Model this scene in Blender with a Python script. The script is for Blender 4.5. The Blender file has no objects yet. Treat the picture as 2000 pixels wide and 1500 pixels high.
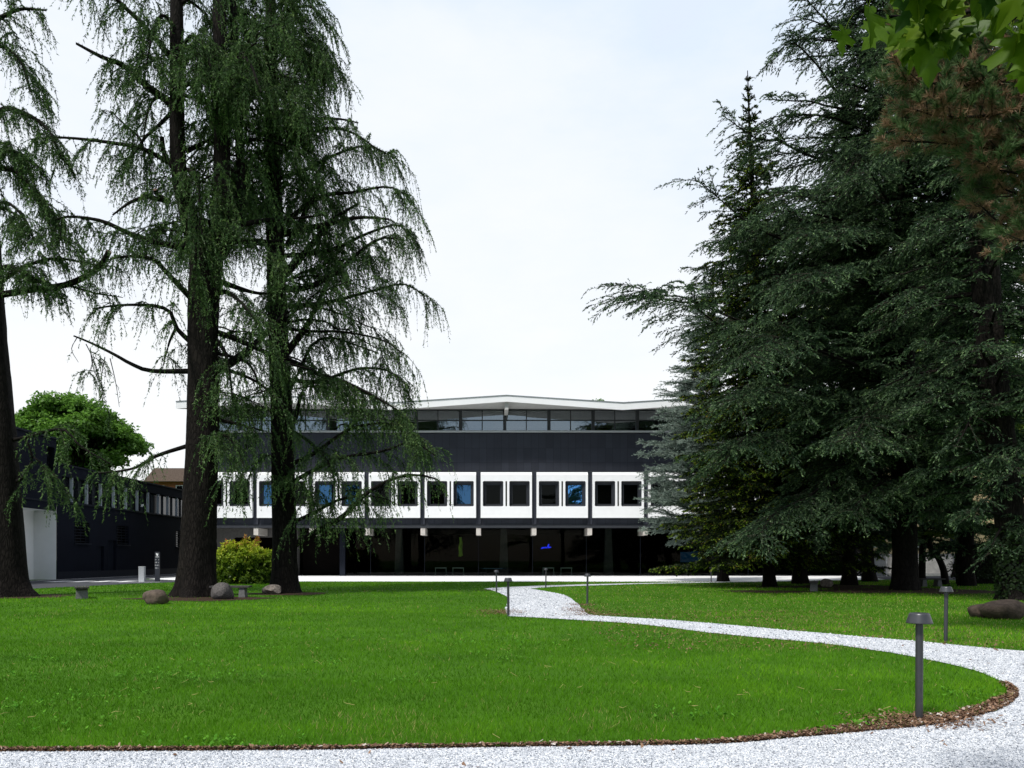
import bpy, bmesh, math
import numpy as np
from mathutils import Vector

# ------------------------------------------------------------------ camera, sky, sun, exposure
SC = bpy.context.scene
COL = SC.collection
F, CX, HY, EYE = 1500.0, 965.0, 1091.0, 1.5      # photo pixels of focal length, vanishing point, horizon; eye height (m)

cam = bpy.data.cameras.new('camera')
cam.sensor_width = 36.0
cam.lens = 36.0 * F / 2000.0
cam.shift_x = (1000 - CX) / 2000.0
cam.shift_y = (HY - 750) / 2000.0
cam.clip_start, cam.clip_end = 0.1, 3000
cam_o = bpy.data.objects.new('camera', cam)
COL.objects.link(cam_o)
cam_o.location = (0, 0, EYE)
cam_o.rotation_euler = (math.radians(90), 0, 0)
SC.camera = cam_o

SUN_EL, SUN_AZ = 54.0, 216.0                      # azimuth of the sun, degrees clockwise from +Y (behind and to the left)
w = bpy.data.worlds.new('World')
SC.world = w
w.use_nodes = True
nt = w.node_tree
nt.nodes.clear()
def nn(tree, kind, **kw):
    n = tree.nodes.new(kind)
    for k, v in kw.items():
        setattr(n, k, v)
    return n
out = nn(nt, 'ShaderNodeOutputWorld')
bg1 = nn(nt, 'ShaderNodeBackground'); bg1.inputs[1].default_value = 0.11
bg2 = nn(nt, 'ShaderNodeBackground'); bg2.inputs[1].default_value = 1.07
mixs = nn(nt, 'ShaderNodeMixShader')
sky = nn(nt, 'ShaderNodeTexSky', sky_type='NISHITA', sun_disc=False)
sky.sun_elevation = math.radians(SUN_EL)
sky.sun_rotation = math.radians(SUN_AZ)
nt.links.new(sky.outputs[0], bg1.inputs[0])
tc = nn(nt, 'ShaderNodeTexCoord')
sep = nn(nt, 'ShaderNodeSeparateXYZ')
nt.links.new(tc.outputs['Generated'], sep.inputs[0])
ramp = nn(nt, 'ShaderNodeValToRGB')
e = ramp.color_ramp.elements
e[0].position, e[0].color = 0.0, (0.90, 0.905, 0.91, 1)
e[1].position, e[1].color = 1.0, (0.66, 0.69, 0.74, 1)
q = e.new(0.22); q.color = (0.875, 0.892, 0.908, 1)
q = e.new(0.42); q.color = (0.81, 0.855, 0.92, 1)
q = e.new(0.60); q.color = (0.70, 0.79, 0.91, 1)
q = e.new(0.75); q.color = (0.70, 0.75, 0.84, 1)
nz = nn(nt, 'ShaderNodeTexNoise'); nz.inputs['Scale'].default_value = 2.6; nz.inputs['Detail'].default_value = 7
nz.inputs['Roughness'].default_value = 0.58
mp = nn(nt, 'ShaderNodeMapping'); mp.inputs['Scale'].default_value = (1, 1, 2.6)
nt.links.new(tc.outputs['Generated'], mp.inputs[0]); nt.links.new(mp.outputs[0], nz.inputs['Vector'])
ma = nn(nt, 'ShaderNodeMath', operation='MULTIPLY_ADD'); ma.inputs[1].default_value = 0.85; ma.inputs[2].default_value = -0.44
nt.links.new(nz.outputs[0], ma.inputs[0])
ad = nn(nt, 'ShaderNodeMath', operation='ADD')
nt.links.new(sep.outputs['Z'], ad.inputs[0]); nt.links.new(ma.outputs[0], ad.inputs[1])
nt.links.new(ad.outputs[0], ramp.inputs[0])
nt.links.new(ramp.outputs[0], bg2.inputs[0])
# thin cloud everywhere in front, opening into blue gaps behind the viewer
nz2 = nn(nt, 'ShaderNodeTexNoise'); nz2.inputs['Scale'].default_value = 3.3; nz2.inputs['Detail'].default_value = 6
nt.links.new(tc.outputs['Generated'], nz2.inputs['Vector'])
m1 = nn(nt, 'ShaderNodeMath', operation='MULTIPLY_ADD'); m1.inputs[1].default_value = 0.55; m1.inputs[2].default_value = 0.30
nt.links.new(sep.outputs['Y'], m1.inputs[0])
m2 = nn(nt, 'ShaderNodeMath', operation='ADD')
nt.links.new(m1.outputs[0], m2.inputs[0]); nt.links.new(nz2.outputs[0], m2.inputs[1])
mr = nn(nt, 'ShaderNodeMapRange'); mr.inputs['From Min'].default_value = 0.38; mr.inputs['From Max'].default_value = 0.62
mr.inputs['To Min'].default_value = 0.15; mr.inputs['To Max'].default_value = 0.93
nt.links.new(m2.outputs[0], mr.inputs[0])
nt.links.new(mr.outputs[0], mixs.inputs[0])
nt.links.new(bg1.outputs[0], mixs.inputs[1]); nt.links.new(bg2.outputs[0], mixs.inputs[2])
nt.links.new(mixs.outputs[0], out.inputs[0])

sl = bpy.data.lights.new('sun', 'SUN')
sl.energy = 3.6
sl.angle = math.radians(7)
sl.color = (1.0, 0.96, 0.9)
so = bpy.data.objects.new('sun', sl)
COL.objects.link(so)
el, az = math.radians(SUN_EL), math.radians(SUN_AZ)
sdir = Vector((math.sin(az) * math.cos(el), math.cos(az) * math.cos(el), math.sin(el)))
so.rotation_euler = sdir.to_track_quat('Z', 'Y').to_euler()
so.location = (-20, -20, 60)

SC.view_settings.view_transform = 'Standard'
SC.view_settings.look = 'None'
SC.view_settings.gamma = 1.0
SC.view_settings.exposure = 0.15
SC.cycles.max_bounces = 6
SC.cycles.diffuse_bounces = 3
SC.cycles.glossy_bounces = 3
SC.cycles.transmission_bounces = 4
SC.cycles.transparent_max_bounces = 8
SC.cycles.caustics_reflective = False
SC.cycles.caustics_refractive = False

# ------------------------------------------------------------------ helpers
def W(x, y, Y):                                    # a point of the place from what was measured on the photo, at distance Y
    return np.array([(x - CX) * Y / F, Y, EYE + (HY - y) * Y / F])
def G(x, y):                                       # a point on the level ground
    Y = EYE * F / (y - HY)
    return np.array([(x - CX) * Y / F, Y])

def thing(name, label, cat, loc=(0, 0, 0), rz=0, group=None):
    o = bpy.data.objects.new(name, None)
    o.empty_display_size = 0.2
    COL.objects.link(o)
    o.location = loc
    o.rotation_euler = (0, 0, rz)
    o['label'] = label; o['category'] = cat
    if group: o['group'] = group
    return o
def tag(o, label, cat, group=None):
    o['label'] = label; o['category'] = cat
    if group: o['group'] = group
    return o
def link(name, me, mats, parent=None):
    o = bpy.data.objects.new(name, me)
    COL.objects.link(o)
    for m in (mats if isinstance(mats, (list, tuple)) else [mats]):
        if m.name not in [x.name for x in me.materials]:
            me.materials.append(m)
    if parent is not None: o.parent = parent
    return o
def struct(o, label, cat):
    o['kind'] = 'structure'; o['label'] = label; o['category'] = cat
    return o

class Acc:                                         # collects polygons as arrays and links them as ONE mesh
    def __init__(s):
        s.V = []; s.L = []; s.N = []; s.M = []; s.A = []; s.n = 0; s.S = []
    def add(s, V, Fc, mat=0, attr=None, smooth=False):
        V = np.array(V, dtype=np.float64).reshape(-1, 3)
        Fc = np.asarray(Fc, dtype=np.int64)
        if len(Fc) == 0: return
        s.V.append(V); s.L.append((Fc + s.n).ravel())
        s.N.append(np.full(len(Fc), Fc.shape[1], dtype=np.int64))
        s.M.append(np.full(len(Fc), mat, dtype=np.int64))
        s.S.append(np.full(len(Fc), smooth, dtype=bool))
        s.A.append(np.full(len(V), 0.5) if attr is None else np.asarray(attr, dtype=np.float64).ravel())
        s.n += len(V)
    def box(s, x0, x1, y0, y1, z0, z1, mat=0):
        V = [(x0,y0,z0),(x1,y0,z0),(x1,y1,z0),(x0,y1,z0),(x0,y0,z1),(x1,y0,z1),(x1,y1,z1),(x0,y1,z1)]
        s.add(V, [(0,3,2,1),(4,5,6,7),(0,1,5,4),(1,2,6,5),(2,3,7,6),(3,0,4,7)], mat)
    def prism(s, pts, y0, y1, mat=0):              # x/z outline (counter-clockwise seen from the front) swept along y
        n = len(pts)
        V = [(p[0], y0, p[1]) for p in pts] + [(p[0], y1, p[1]) for p in pts]
        s.add(V, [(i, (i + 1) % n, n + (i + 1) % n, n + i) for i in range(n)], mat)
        s.add(V[:n], [tuple(range(n))], mat); s.add(V[n:], [tuple(range(n))[::-1]], mat)
    def lathe(s, prof, c=(0, 0, 0), k=24, mat=0, smooth=True):
        a = np.linspace(0, 2 * np.pi, k, endpoint=False)
        V = np.array([(c[0] + r * np.cos(t), c[1] + r * np.sin(t), c[2] + z) for r, z in prof for t in a])
        Fc = [(i * k + j, i * k + (j + 1) % k, (i + 1) * k + (j + 1) % k, (i + 1) * k + j) for i in range(len(prof) - 1) for j in range(k)]
        s.add(V, Fc, mat, smooth=smooth)
    def build(s, name, mats, parent=None, attr=True):
        me = bpy.data.meshes.new(name)
        V = np.concatenate(s.V); L = np.concatenate(s.L); N = np.concatenate(s.N)
        me.vertices.add(len(V)); me.vertices.foreach_set('co', V.astype(np.float32).ravel())
        me.loops.add(len(L)); me.loops.foreach_set('vertex_index', L.astype(np.int32))
        me.polygons.add(len(N))
        me.polygons.foreach_set('loop_start', np.concatenate([[0], np.cumsum(N)[:-1]]).astype(np.int32))
        me.polygons.foreach_set('material_index', np.concatenate(s.M).astype(np.int32))
        me.polygons.foreach_set('use_smooth', np.concatenate(s.S))
        if attr:
            at = me.attributes.new('tint', 'FLOAT', 'POINT')
            at.data.foreach_set('value', np.concatenate(s.A).astype(np.float32))
        me.update(calc_edges=True)
        return link(name, me, mats, parent)

def unit(v):
    return v / (np.linalg.norm(v, axis=-1, keepdims=True) + 1e-9)
def randunit(rng, n):
    return unit(rng.normal(size=(n, 3)))
UP = np.array([0, 0, 1.0])

def tubes(P, r0, r1, k=4, power=1.0):              # P (M,K,3) polylines -> verts, quads
    M, K, _ = P.shape
    T = np.gradient(P, axis=1); T = unit(T)
    ref = np.where(np.abs(T[..., 2:3]) > 0.9, np.array([1.0, 0, 0]), UP)
    U = unit(np.cross(T, ref)); Vv = np.cross(T, U)
    t = np.linspace(0, 1, K)[None, :] ** power
    r = (np.asarray(r0).reshape(-1, 1) * (1 - t) + np.asarray(r1).reshape(-1, 1) * t)[..., None, None]
    a = np.linspace(0, 2 * np.pi, k, endpoint=False)
    ring = P[:, :, None, :] + r * (np.cos(a)[None, None, :, None] * U[:, :, None, :] + np.sin(a)[None, None, :, None] * Vv[:, :, None, :])
    idx = np.arange(M * K * k).reshape(M, K, k)
    q = np.stack([idx[:, :-1], np.roll(idx, -1, 2)[:, :-1], np.roll(idx, -1, 2)[:, 1:], idx[:, 1:]], -1).reshape(-1, 4)
    return ring.reshape(-1, 3), q

def resample(pts, K):
    pts = np.asarray(pts, float)
    d = np.concatenate([[0], np.cumsum(np.linalg.norm(np.diff(pts, axis=0), axis=1))])
    # smooth interpolation (Catmull-Rom through the points)
    s = np.linspace(0, d[-1], K)
    if len(pts) < 3:
        return np.stack([np.interp(s, d, pts[:, i]) for i in range(3)], 1)
    P = np.vstack([2 * pts[0] - pts[1], pts, 2 * pts[-1] - pts[-2]])
    o = []
    for v in s:
        i = min(max(np.searchsorted(d, v, 'right') - 1, 0), len(pts) - 2)
        u = (v - d[i]) / max(d[i + 1] - d[i], 1e-6)
        a, b, c, e2 = P[i], P[i + 1], P[i + 2], P[i + 3]
        o.append(0.5 * ((2 * b) + (-a + c) * u + (2 * a - 5 * b + 4 * c - e2) * u * u + (-a + 3 * b - 3 * c + e2) * u ** 3))
    return np.array(o)

def at(P, idx, t):                                 # position and tangent on polylines P[idx] at t in 0..1
    K = P.shape[1]
    f = np.clip(t, 0, 0.9999) * (K - 1)
    i = f.astype(int); u = (f - i)[:, None]
    a, b = P[idx, i], P[idx, i + 1]
    return a * (1 - u) + b * u, unit(b - a)

def children(P, rng, per, t0=0.15, t1=1.0, ang=55, angv=12, lens=None, L=1.0, Lv=0.3, taper=0.6, up=0.0, jit=0.15, droop=0.3, K2=5, alt=True, down=0.0):
    """side shoots: per = mean number per metre of parent; returns (m,K2,3) polylines and parent's t"""
    seg = np.linalg.norm(np.diff(P, axis=1), axis=2).sum(1)
    cnt = rng.poisson(np.maximum(seg * per * (t1 - t0), 0.01))
    idx = np.repeat(np.arange(len(P)), cnt)
    n = len(idx)
    t = rng.uniform(t0, t1, n)
    pos, T = at(P, idx, t)
    side = unit(np.cross(T, UP) + 1e-6)
    sg = np.where(rng.random(n) < 0.5, -1, 1)[:, None]
    a = np.radians(rng.normal(ang, angv, n))[:, None]
    d = T * np.cos(a) + sg * side * np.sin(a) + UP * up - UP * down + rng.normal(size=(n, 3)) * jit
    d = unit(d)
    ll = L * (1 - taper * t) * rng.uniform(1 - Lv, 1 + Lv, n)
    if lens is not None: ll = ll * seg[idx] * lens / L
    s = np.linspace(0, 1, K2)[None, :, None]
    ll = ll[:, None, None]
    Q = pos[:, None, :] + d[:, None, :] * ll * s - UP * droop * ll * s ** 2
    # droop without growing longer than wanted
    return Q, t

def tufts(P, rng, per, ln, wd, fwd=0.8, spread=0.8, upb=0.0, t0=0.0, lv=0.35, tint=None, tipt=0.3):
    """needle tufts along the polylines P: thin triangles; per = number per metre"""
    seg = np.linalg.norm(np.diff(P, axis=1), axis=2).sum(1)
    cnt = rng.poisson(np.maximum(seg * per, 0.5))
    idx = np.repeat(np.arange(len(P)), cnt); n = len(idx)
    t = rng.uniform(t0, 1, n)
    pos, T = at(P, idx, t)
    d = unit(T * fwd + randunit(rng, n) * spread + UP * upb)
    l = (ln * rng.uniform(1 - lv, 1 + lv, n))[:, None]
    side = unit(np.cross(d, randunit(rng, n))) * (wd * 0.5)
    V = np.stack([pos - side, pos + side, pos + d * l], 1).reshape(-1, 3)
    Fc = np.arange(3 * n).reshape(-1, 3)
    base = rng.random(len(P)) * 0.45 if tint is None else tint
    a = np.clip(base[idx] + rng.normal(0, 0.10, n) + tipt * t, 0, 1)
    return V, Fc, np.repeat(a, 3)

# ------------------------------------------------------------------ materials
def mat(name):
    m = bpy.data.materials.new(name); m.use_nodes = True
    m.node_tree.nodes.clear()
    return m, m.node_tree
def principled(name, col, rough=0.6, spec=0.3, metal=0.0, noise=None, bump=None, alt=None, coord='Object', emit=None):
    """noise=(scale, amount, detail); alt: second colour the noise mixes towards; bump=(scale, strength, distance)"""
    m, t = mat(name)
    o = nn(t, 'ShaderNodeOutputMaterial'); b = nn(t, 'ShaderNodeBsdfPrincipled')
    t.links.new(b.outputs[0], o.inputs[0])
    b.inputs['Base Color'].default_value = (*col, 1)
    b.inputs['Roughness'].default_value = rough
    b.inputs['Specular IOR Level'].default_value = spec
    b.inputs['Metallic'].default_value = metal
    c = nn(t, 'ShaderNodeTexCoord')
    if noise:
        z = nn(t, 'ShaderNodeTexNoise'); z.inputs['Scale'].default_value = noise[0]; z.inputs['Detail'].default_value = noise[2] if len(noise) > 2 else 5
        z.inputs['Roughness'].default_value = 0.65
        t.links.new(c.outputs[coord], z.inputs['Vector'])
        r = nn(t, 'ShaderNodeMapRange'); r.inputs['From Min'].default_value = 0.3; r.inputs['From Max'].default_value = 0.7
        t.links.new(z.outputs[0], r.inputs[0])
        x = nn(t, 'ShaderNodeMix', data_type='RGBA')
        k = noise[1]
        x.inputs[6].default_value = (*[v * (1 - k) for v in col], 1)
        x.inputs[7].default_value = (*(alt if alt else [min(1, v * (1 + k)) for v in col]), 1)
        t.links.new(r.outputs[0], x.inputs[0]); t.links.new(x.outputs[2], b.inputs['Base Color'])
    if bump:
        z = nn(t, 'ShaderNodeTexNoise'); z.inputs['Scale'].default_value = bump[0]; z.inputs['Detail'].default_value = 6
        t.links.new(c.outputs[coord], z.inputs['Vector'])
        u = nn(t, 'ShaderNodeBump'); u.inputs['Strength'].default_value = bump[1]; u.inputs['Distance'].default_value = bump[2]
        t.links.new(z.outputs[0], u.inputs['Height']); t.links.new(u.outputs[0], b.inputs['Normal'])
    if emit:
        b.inputs['Emission Color'].default_value = (*emit[0], 1); b.inputs['Emission Strength'].default_value = emit[1]
    return m
def foliage(name, stops, trans=0.25, gloss=0.018, rough=0.5):
    """leaf shader: colour runs along the per-leaf value 'tint'"""
    m, t = mat(name)
    o = nn(t, 'ShaderNodeOutputMaterial')
    a = nn(t, 'ShaderNodeAttribute', attribute_name='tint')
    r = nn(t, 'ShaderNodeValToRGB')
    el = r.color_ramp.elements
    el[0].position, el[0].color = stops[0][0], (*stops[0][1], 1)
    el[1].position, el[1].color = stops[-1][0], (*stops[-1][1], 1)
    for p, c in stops[1:-1]:
        q = el.new(p); q.color = (*c, 1)
    t.links.new(a.outputs['Fac'], r.inputs[0])
    d = nn(t, 'ShaderNodeBsdfDiffuse'); tr = nn(t, 'ShaderNodeBsdfTranslucent'); g = nn(t, 'ShaderNodeBsdfGlossy')
    g.inputs['Roughness'].default_value = rough
    x = nn(t, 'ShaderNodeMixShader'); x.inputs[0].default_value = trans
    y = nn(t, 'ShaderNodeMixShader'); y.inputs[0].default_value = gloss
    t.links.new(r.outputs[0], d.inputs[0]); t.links.new(r.outputs[0], tr.inputs[0])
    t.links.new(d.outputs[0], x.inputs[1]); t.links.new(tr.outputs[0], x.inputs[2])
    t.links.new(x.outputs[0], y.inputs[1]); t.links.new(g.outputs[0], y.inputs[2])
    t.links.new(y.outputs[0], o.inputs[0])
    return m
def bark_mat(name, c0, c1, sc=9.0, strength=0.9, moss=None):
    m, t = mat(name)
    o = nn(t, 'ShaderNodeOutputMaterial'); b = nn(t, 'ShaderNodeBsdfPrincipled'); b.inputs['Roughness'].default_value = 0.9
    b.inputs['Specular IOR Level'].default_value = 0.1
    c = nn(t, 'ShaderNodeTexCoord'); mpg = nn(t, 'ShaderNodeMapping'); mpg.inputs['Scale'].default_value = (1, 1, 0.22)
    v = nn(t, 'ShaderNodeTexVoronoi', feature='DISTANCE_TO_EDGE'); v.inputs['Scale'].default_value = sc * 1.6
    z = nn(t, 'ShaderNodeTexNoise'); z.inputs['Scale'].default_value = sc; z.inputs['Detail'].default_value = 8
    t.links.new(c.outputs['Object'], mpg.inputs[0])
    zz = nn(t, 'ShaderNodeMix', data_type='RGBA'); zz.inputs[0].default_value = 0.12
    t.links.new(mpg.outputs[0], zz.inputs[6]); t.links.new(z.outputs['Color'], zz.inputs[7])
    t.links.new(mpg.outputs[0], z.inputs['Vector']); t.links.new(zz.outputs[2], v.inputs['Vector'])
    r = nn(t, 'ShaderNodeMapRange'); r.inputs['From Max'].default_value = 0.22
    t.links.new(v.outputs[0], r.inputs[0])
    mu = nn(t, 'ShaderNodeMath', operation='MULTIPLY'); t.links.new(r.outputs[0], mu.inputs[0]); t.links.new(z.outputs[0], mu.inputs[1])
    x = nn(t, 'ShaderNodeMix', data_type='RGBA'); x.inputs[6].default_value = (*c0, 1); x.inputs[7].default_value = (*c1, 1)
    t.links.new(mu.outputs[0], x.inputs[0])
    t.links.new(x.outputs[2], b.inputs['Base Color'])
    u = nn(t, 'ShaderNodeBump'); u.inputs['Strength'].default_value = strength; u.inputs['Distance'].default_value = 0.05
    t.links.new(mu.outputs[0], u.inputs['Height']); t.links.new(u.outputs[0], b.inputs['Normal'])
    t.links.new(b.outputs[0], o.inputs[0])
    return m
def glass_mat(name, tint=(0.35, 0.4, 0.4), refl=0.12, rcol=(1, 1, 1), rough=0.0, k=.8):
    m, t = mat(name)
    o = nn(t, 'ShaderNodeOutputMaterial')
    a = nn(t, 'ShaderNodeBsdfTransparent'); a.inputs[0].default_value = (*tint, 1)
    g = nn(t, 'ShaderNodeBsdfGlossy'); g.inputs['Roughness'].default_value = rough; g.inputs[0].default_value = (*rcol, 1)
    l = nn(t, 'ShaderNodeLayerWeight'); l.inputs[0].default_value = 0.25
    mm = nn(t, 'ShaderNodeMath', operation='MULTIPLY_ADD'); mm.inputs[1].default_value = k; mm.inputs[2].default_value = refl; mm.use_clamp = True
    t.links.new(l.outputs['Fresnel'], mm.inputs[0])
    x = nn(t, 'ShaderNodeMixShader')
    t.links.new(mm.outputs[0], x.inputs[0]); t.links.new(a.outputs[0], x.inputs[1]); t.links.new(g.outputs[0], x.inputs[2])
    t.links.new(x.outputs[0], o.inputs[0])
    return m

M = {}
M['white'] = principled('white_concrete', (0.82, 0.83, 0.84), 0.6, 0.3, noise=(1.3, 0.03), bump=(30, 0.05, 0.01))
M['roofwhite'] = principled('white_roof_paint', (0.82, 0.83, 0.84), 0.6, 0.3, noise=(0.6, 0.04))
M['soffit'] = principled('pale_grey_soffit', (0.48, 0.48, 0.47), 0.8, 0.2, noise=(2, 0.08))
M['trim'] = principled('silver_grey_metal', (0.42, 0.44, 0.46), 0.4, 0.5, noise=(4, 0.06))
M['darkmetal'] = principled('dark_grey_metal', (0.028, 0.031, 0.038), 0.45, 0.4, noise=(5, 0.15))
M['flash'] = principled('grey_flashing', (0.25, 0.27, 0.29), 0.5, 0.4)
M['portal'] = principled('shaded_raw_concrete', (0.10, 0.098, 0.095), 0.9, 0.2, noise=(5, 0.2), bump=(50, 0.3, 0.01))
M['concrete'] = principled('beige_concrete', (0.52, 0.49, 0.45), 0.85, 0.2, noise=(6, 0.12), bump=(40, 0.2, 0.01))
M['greyconcrete'] = principled('grey_concrete', (0.26, 0.26, 0.26), 0.9, 0.2, noise=(5, 0.2), bump=(50, 0.3, 0.01))
M['wing'] = principled('dark_navy_plaster', (0.007, 0.009, 0.016), 0.8, 0.06, noise=(0.9, 0.14), bump=(60, 0.15, 0.01))
M['wingtrim'] = principled('dark_navy_trim', (0.011, 0.014, 0.022), 0.6, 0.1, noise=(3, 0.12))
M['fin'] = principled('pale_aluminium_fin', (0.42, 0.47, 0.52), 0.45, 0.4, noise=(3, 0.08))
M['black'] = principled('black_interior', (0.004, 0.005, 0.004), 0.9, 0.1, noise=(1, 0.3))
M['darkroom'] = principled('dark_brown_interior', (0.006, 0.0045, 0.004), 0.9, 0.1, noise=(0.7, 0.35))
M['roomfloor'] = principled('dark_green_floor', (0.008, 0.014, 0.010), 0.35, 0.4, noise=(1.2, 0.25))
M['pane'] = glass_mat('window_glass', (0.30, 0.34, 0.33), 0.004, k=.28)
M['skytint_pane'] = glass_mat('sky_reflection_tinted_glass', (0.2, 0.25, 0.3), 0.75, (0.16, 0.46, 0.95))  # blue of the reflected sky put into the glossy colour
M['faint_skytint_pane'] = glass_mat('faint_sky_reflection_tint_glass', (0.2, 0.25, 0.3), 0.22, (0.22, 0.52, 0.95))  # weaker reflection, its sky blue also put into the glossy colour
M['skypane'] = glass_mat('clerestory_glass', (0.30, 0.33, 0.36), 0.22, (0.86, 0.95, 1.0))
M['shopglass'] = glass_mat('ground_floor_glass', (0.42, 0.48, 0.45), 0.002, k=.22)
M['blackglass'] = principled('black_glass', (0.006, 0.007, 0.009), 0.06, 0.5)
M['lamp'] = principled('graphite_lamp_metal', (0.052, 0.054, 0.060), 0.36, 0.5, metal=0.35, noise=(14, 0.1))
M['lens'] = principled('frosted_lens', (0.5, 0.5, 0.48), 0.5, 0.4)
M['slab'] = principled('weathered_bench_slab', (0.055, 0.052, 0.050), 0.85, 0.2, noise=(8, 0.35), bump=(30, 0.4, 0.01))
M['benchleg'] = principled('rough_bench_concrete', (0.13, 0.13, 0.127), 0.9, 0.2, noise=(18, 0.25), bump=(60, 0.6, 0.01))
M['stonebrown'] = principled('brown_boulder', (0.07, 0.053, 0.040), 0.85, 0.25, noise=(4, 0.5, 8), alt=(0.14, 0.105, 0.08), bump=(14, 0.6, 0.04))
M['stonegrey'] = principled('speckled_grey_boulder', (0.05, 0.045, 0.044), 0.9, 0.2, noise=(24, 0.5, 8), alt=(0.14, 0.128, 0.122), bump=(36, 0.7, 0.02))
M['stonepale'] = principled('pale_rock', (0.17, 0.14, 0.12), 0.9, 0.2, noise=(7, 0.55, 8), alt=(0.34, 0.29, 0.25), bump=(10, 0.8, 0.05))
M['stonedark'] = principled('dark_mossy_rock', (0.055, 0.042, 0.033), 0.9, 0.2, noise=(5, 0.5, 8), alt=(0.11, 0.08, 0.06), bump=(12, 0.8, 0.05))
M['bollard'] = principled('pale_grey_bollard', (0.40, 0.42, 0.44), 0.7, 0.3, noise=(12, 0.1))
M['totem'] = principled('dark_sign_panel', (0.030, 0.035, 0.045), 0.5, 0.3)
M['letters'] = principled('white_lettering', (0.8, 0.81, 0.82), 0.5, 0.3)
M['neon'] = principled('blue_neon_tube', (0.01, 0.02, 0.3), 0.4, 0.3, emit=((0.02, 0.04, 1.0), 1.6))
M['skytint_top'] = principled('sky_reflection_tinted_top', (0.06, 0.16, 0.32), 0.3, 0.5)  # sky reflected in the table top, painted as its base colour
M['bluescreen'] = principled('blue_wall_screen', (0.01, 0.05, 0.12), 0.4, 0.4, emit=((0.01, 0.10, 0.25), 0.10))
M['lime'] = principled('lime_green_fabric', (0.30, 0.50, 0.05), 0.8, 0.2, noise=(3, 0.2))
M['furniture'] = principled('pale_green_grey_frame', (0.45, 0.52, 0.48), 0.5, 0.4)
M['terracotta'] = principled('terracotta_brick', (0.36, 0.13, 0.065), 0.9, 0.2, noise=(3, 0.2))
M['rooftile'] = principled('brown_roof_tile', (0.17, 0.125, 0.105), 0.9, 0.2, noise=(5, 0.25))
M['cream'] = principled('cream_plaster', (0.62, 0.46, 0.26), 0.85, 0.2, noise=(0.8, 0.08))
M['palewall'] = principled('weathered_pale_wall', (0.40, 0.39, 0.37), 0.9, 0.2, noise=(1.1, 0.35, 9), bump=(8, 0.4, 0.03))
M['wire'] = principled('galvanised_wire', (0.25, 0.26, 0.27), 0.5, 0.4)
M['bark'] = bark_mat('cedar_bark', (0.0045, 0.0037, 0.0033), (0.026, 0.0215, 0.0185), 9.0, .7)
M['bark2'] = bark_mat('brown_bark', (0.0045, 0.0037, 0.003), (0.024, 0.018, 0.0155), 10.0, .7)
M['twig'] = principled('twig_bark', (0.035, 0.027, 0.022), 0.9, 0.1)
M['deadwood'] = principled('weathered_deadwood', (0.11, 0.075, 0.055), 0.9, 0.1, noise=(6, 0.4))
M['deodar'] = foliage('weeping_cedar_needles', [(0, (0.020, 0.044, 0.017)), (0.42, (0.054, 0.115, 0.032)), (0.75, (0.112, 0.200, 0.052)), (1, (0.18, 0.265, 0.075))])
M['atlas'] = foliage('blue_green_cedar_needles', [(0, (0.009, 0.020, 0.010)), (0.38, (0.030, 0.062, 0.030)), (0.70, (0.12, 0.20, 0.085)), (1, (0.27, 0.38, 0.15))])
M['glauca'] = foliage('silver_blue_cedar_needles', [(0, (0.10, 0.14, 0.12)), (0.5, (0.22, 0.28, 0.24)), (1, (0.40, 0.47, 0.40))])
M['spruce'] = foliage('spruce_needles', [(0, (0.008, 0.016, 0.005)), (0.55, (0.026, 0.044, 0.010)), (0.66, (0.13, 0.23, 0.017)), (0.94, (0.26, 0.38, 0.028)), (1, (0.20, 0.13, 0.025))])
M['pine'] = foliage('pine_needles', [(0, (0.27, 0.165, 0.095)), (0.33, (0.17, 0.11, 0.065)), (0.42, (0.045, 0.088, 0.032)), (0.8, (0.11, 0.185, 0.065)), (1, (0.30, 0.31, 0.16))])
M['broad'] = foliage('broad_leaves', [(0, (0.045, 0.11, 0.014)), (0.5, (0.095, 0.215, 0.024)), (1, (0.16, 0.32, 0.04))], 0.4)
M['broadyellow'] = foliage('yellow_green_leaves', [(0, (0.05, 0.09, 0.012)), (0.5, (0.11, 0.18, 0.020)), (1, (0.22, 0.28, 0.035))], 0.35)
M['plane'] = foliage('plane_leaves', [(0, (0.028, 0.075, 0.012)), (0.5, (0.075, 0.15, 0.007)), (1, (0.14, 0.215, 0.010))], 0.5, 0.012, 0.45)
M['shrub'] = foliage('shrub_leaves', [(0, (0.05, 0.10, 0.012)), (0.35, (0.22, 0.33, 0.025)), (0.72, (0.50, 0.56, 0.04)), (0.88, (0.42, 0.28, 0.06)), (1, (0.42, 0.14, 0.07))], 0.35)
M['ivy'] = foliage('ivy_leaves', [(0, (0.010, 0.020, 0.008)), (1, (0.035, 0.06, 0.018))], 0.2)
M['grass'] = foliage('grass_blades', [(0, (0.044, 0.130, 0.007)), (0.5, (0.090, 0.245, 0.011)), (0.85, (0.170, 0.370, 0.018)), (0.93, (0.18, 0.36, 0.024)), (1, (0.38, 0.34, 0.13))], 0.35, 0.0)
M['weed'] = foliage('weed_leaves', [(0, (0.06, 0.19, 0.02)), (1, (0.13, 0.32, 0.035))], 0.3, 0.0)
M['mulch'] = foliage('bark_chips', [(0, (0.050, 0.028, 0.018)), (0.55, (0.145, 0.080, 0.048)), (0.9, (0.26, 0.16, 0.10)), (1, (0.50, 0.46, 0.42))], 0.0, 0.02)
M['stones'] = foliage('gravel_stone', [(0, (0.10, 0.11, 0.13)), (0.25, (0.30, 0.325, 0.36)), (0.55, (0.52, 0.545, 0.58)), (1, (0.74, 0.75, 0.76))], 0.0, 0.02)
M['needles'] = foliage('dry_needles', [(0, (0.035, 0.022, 0.014)), (1, (0.12, 0.07, 0.045))], 0.0, 0.02)

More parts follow.
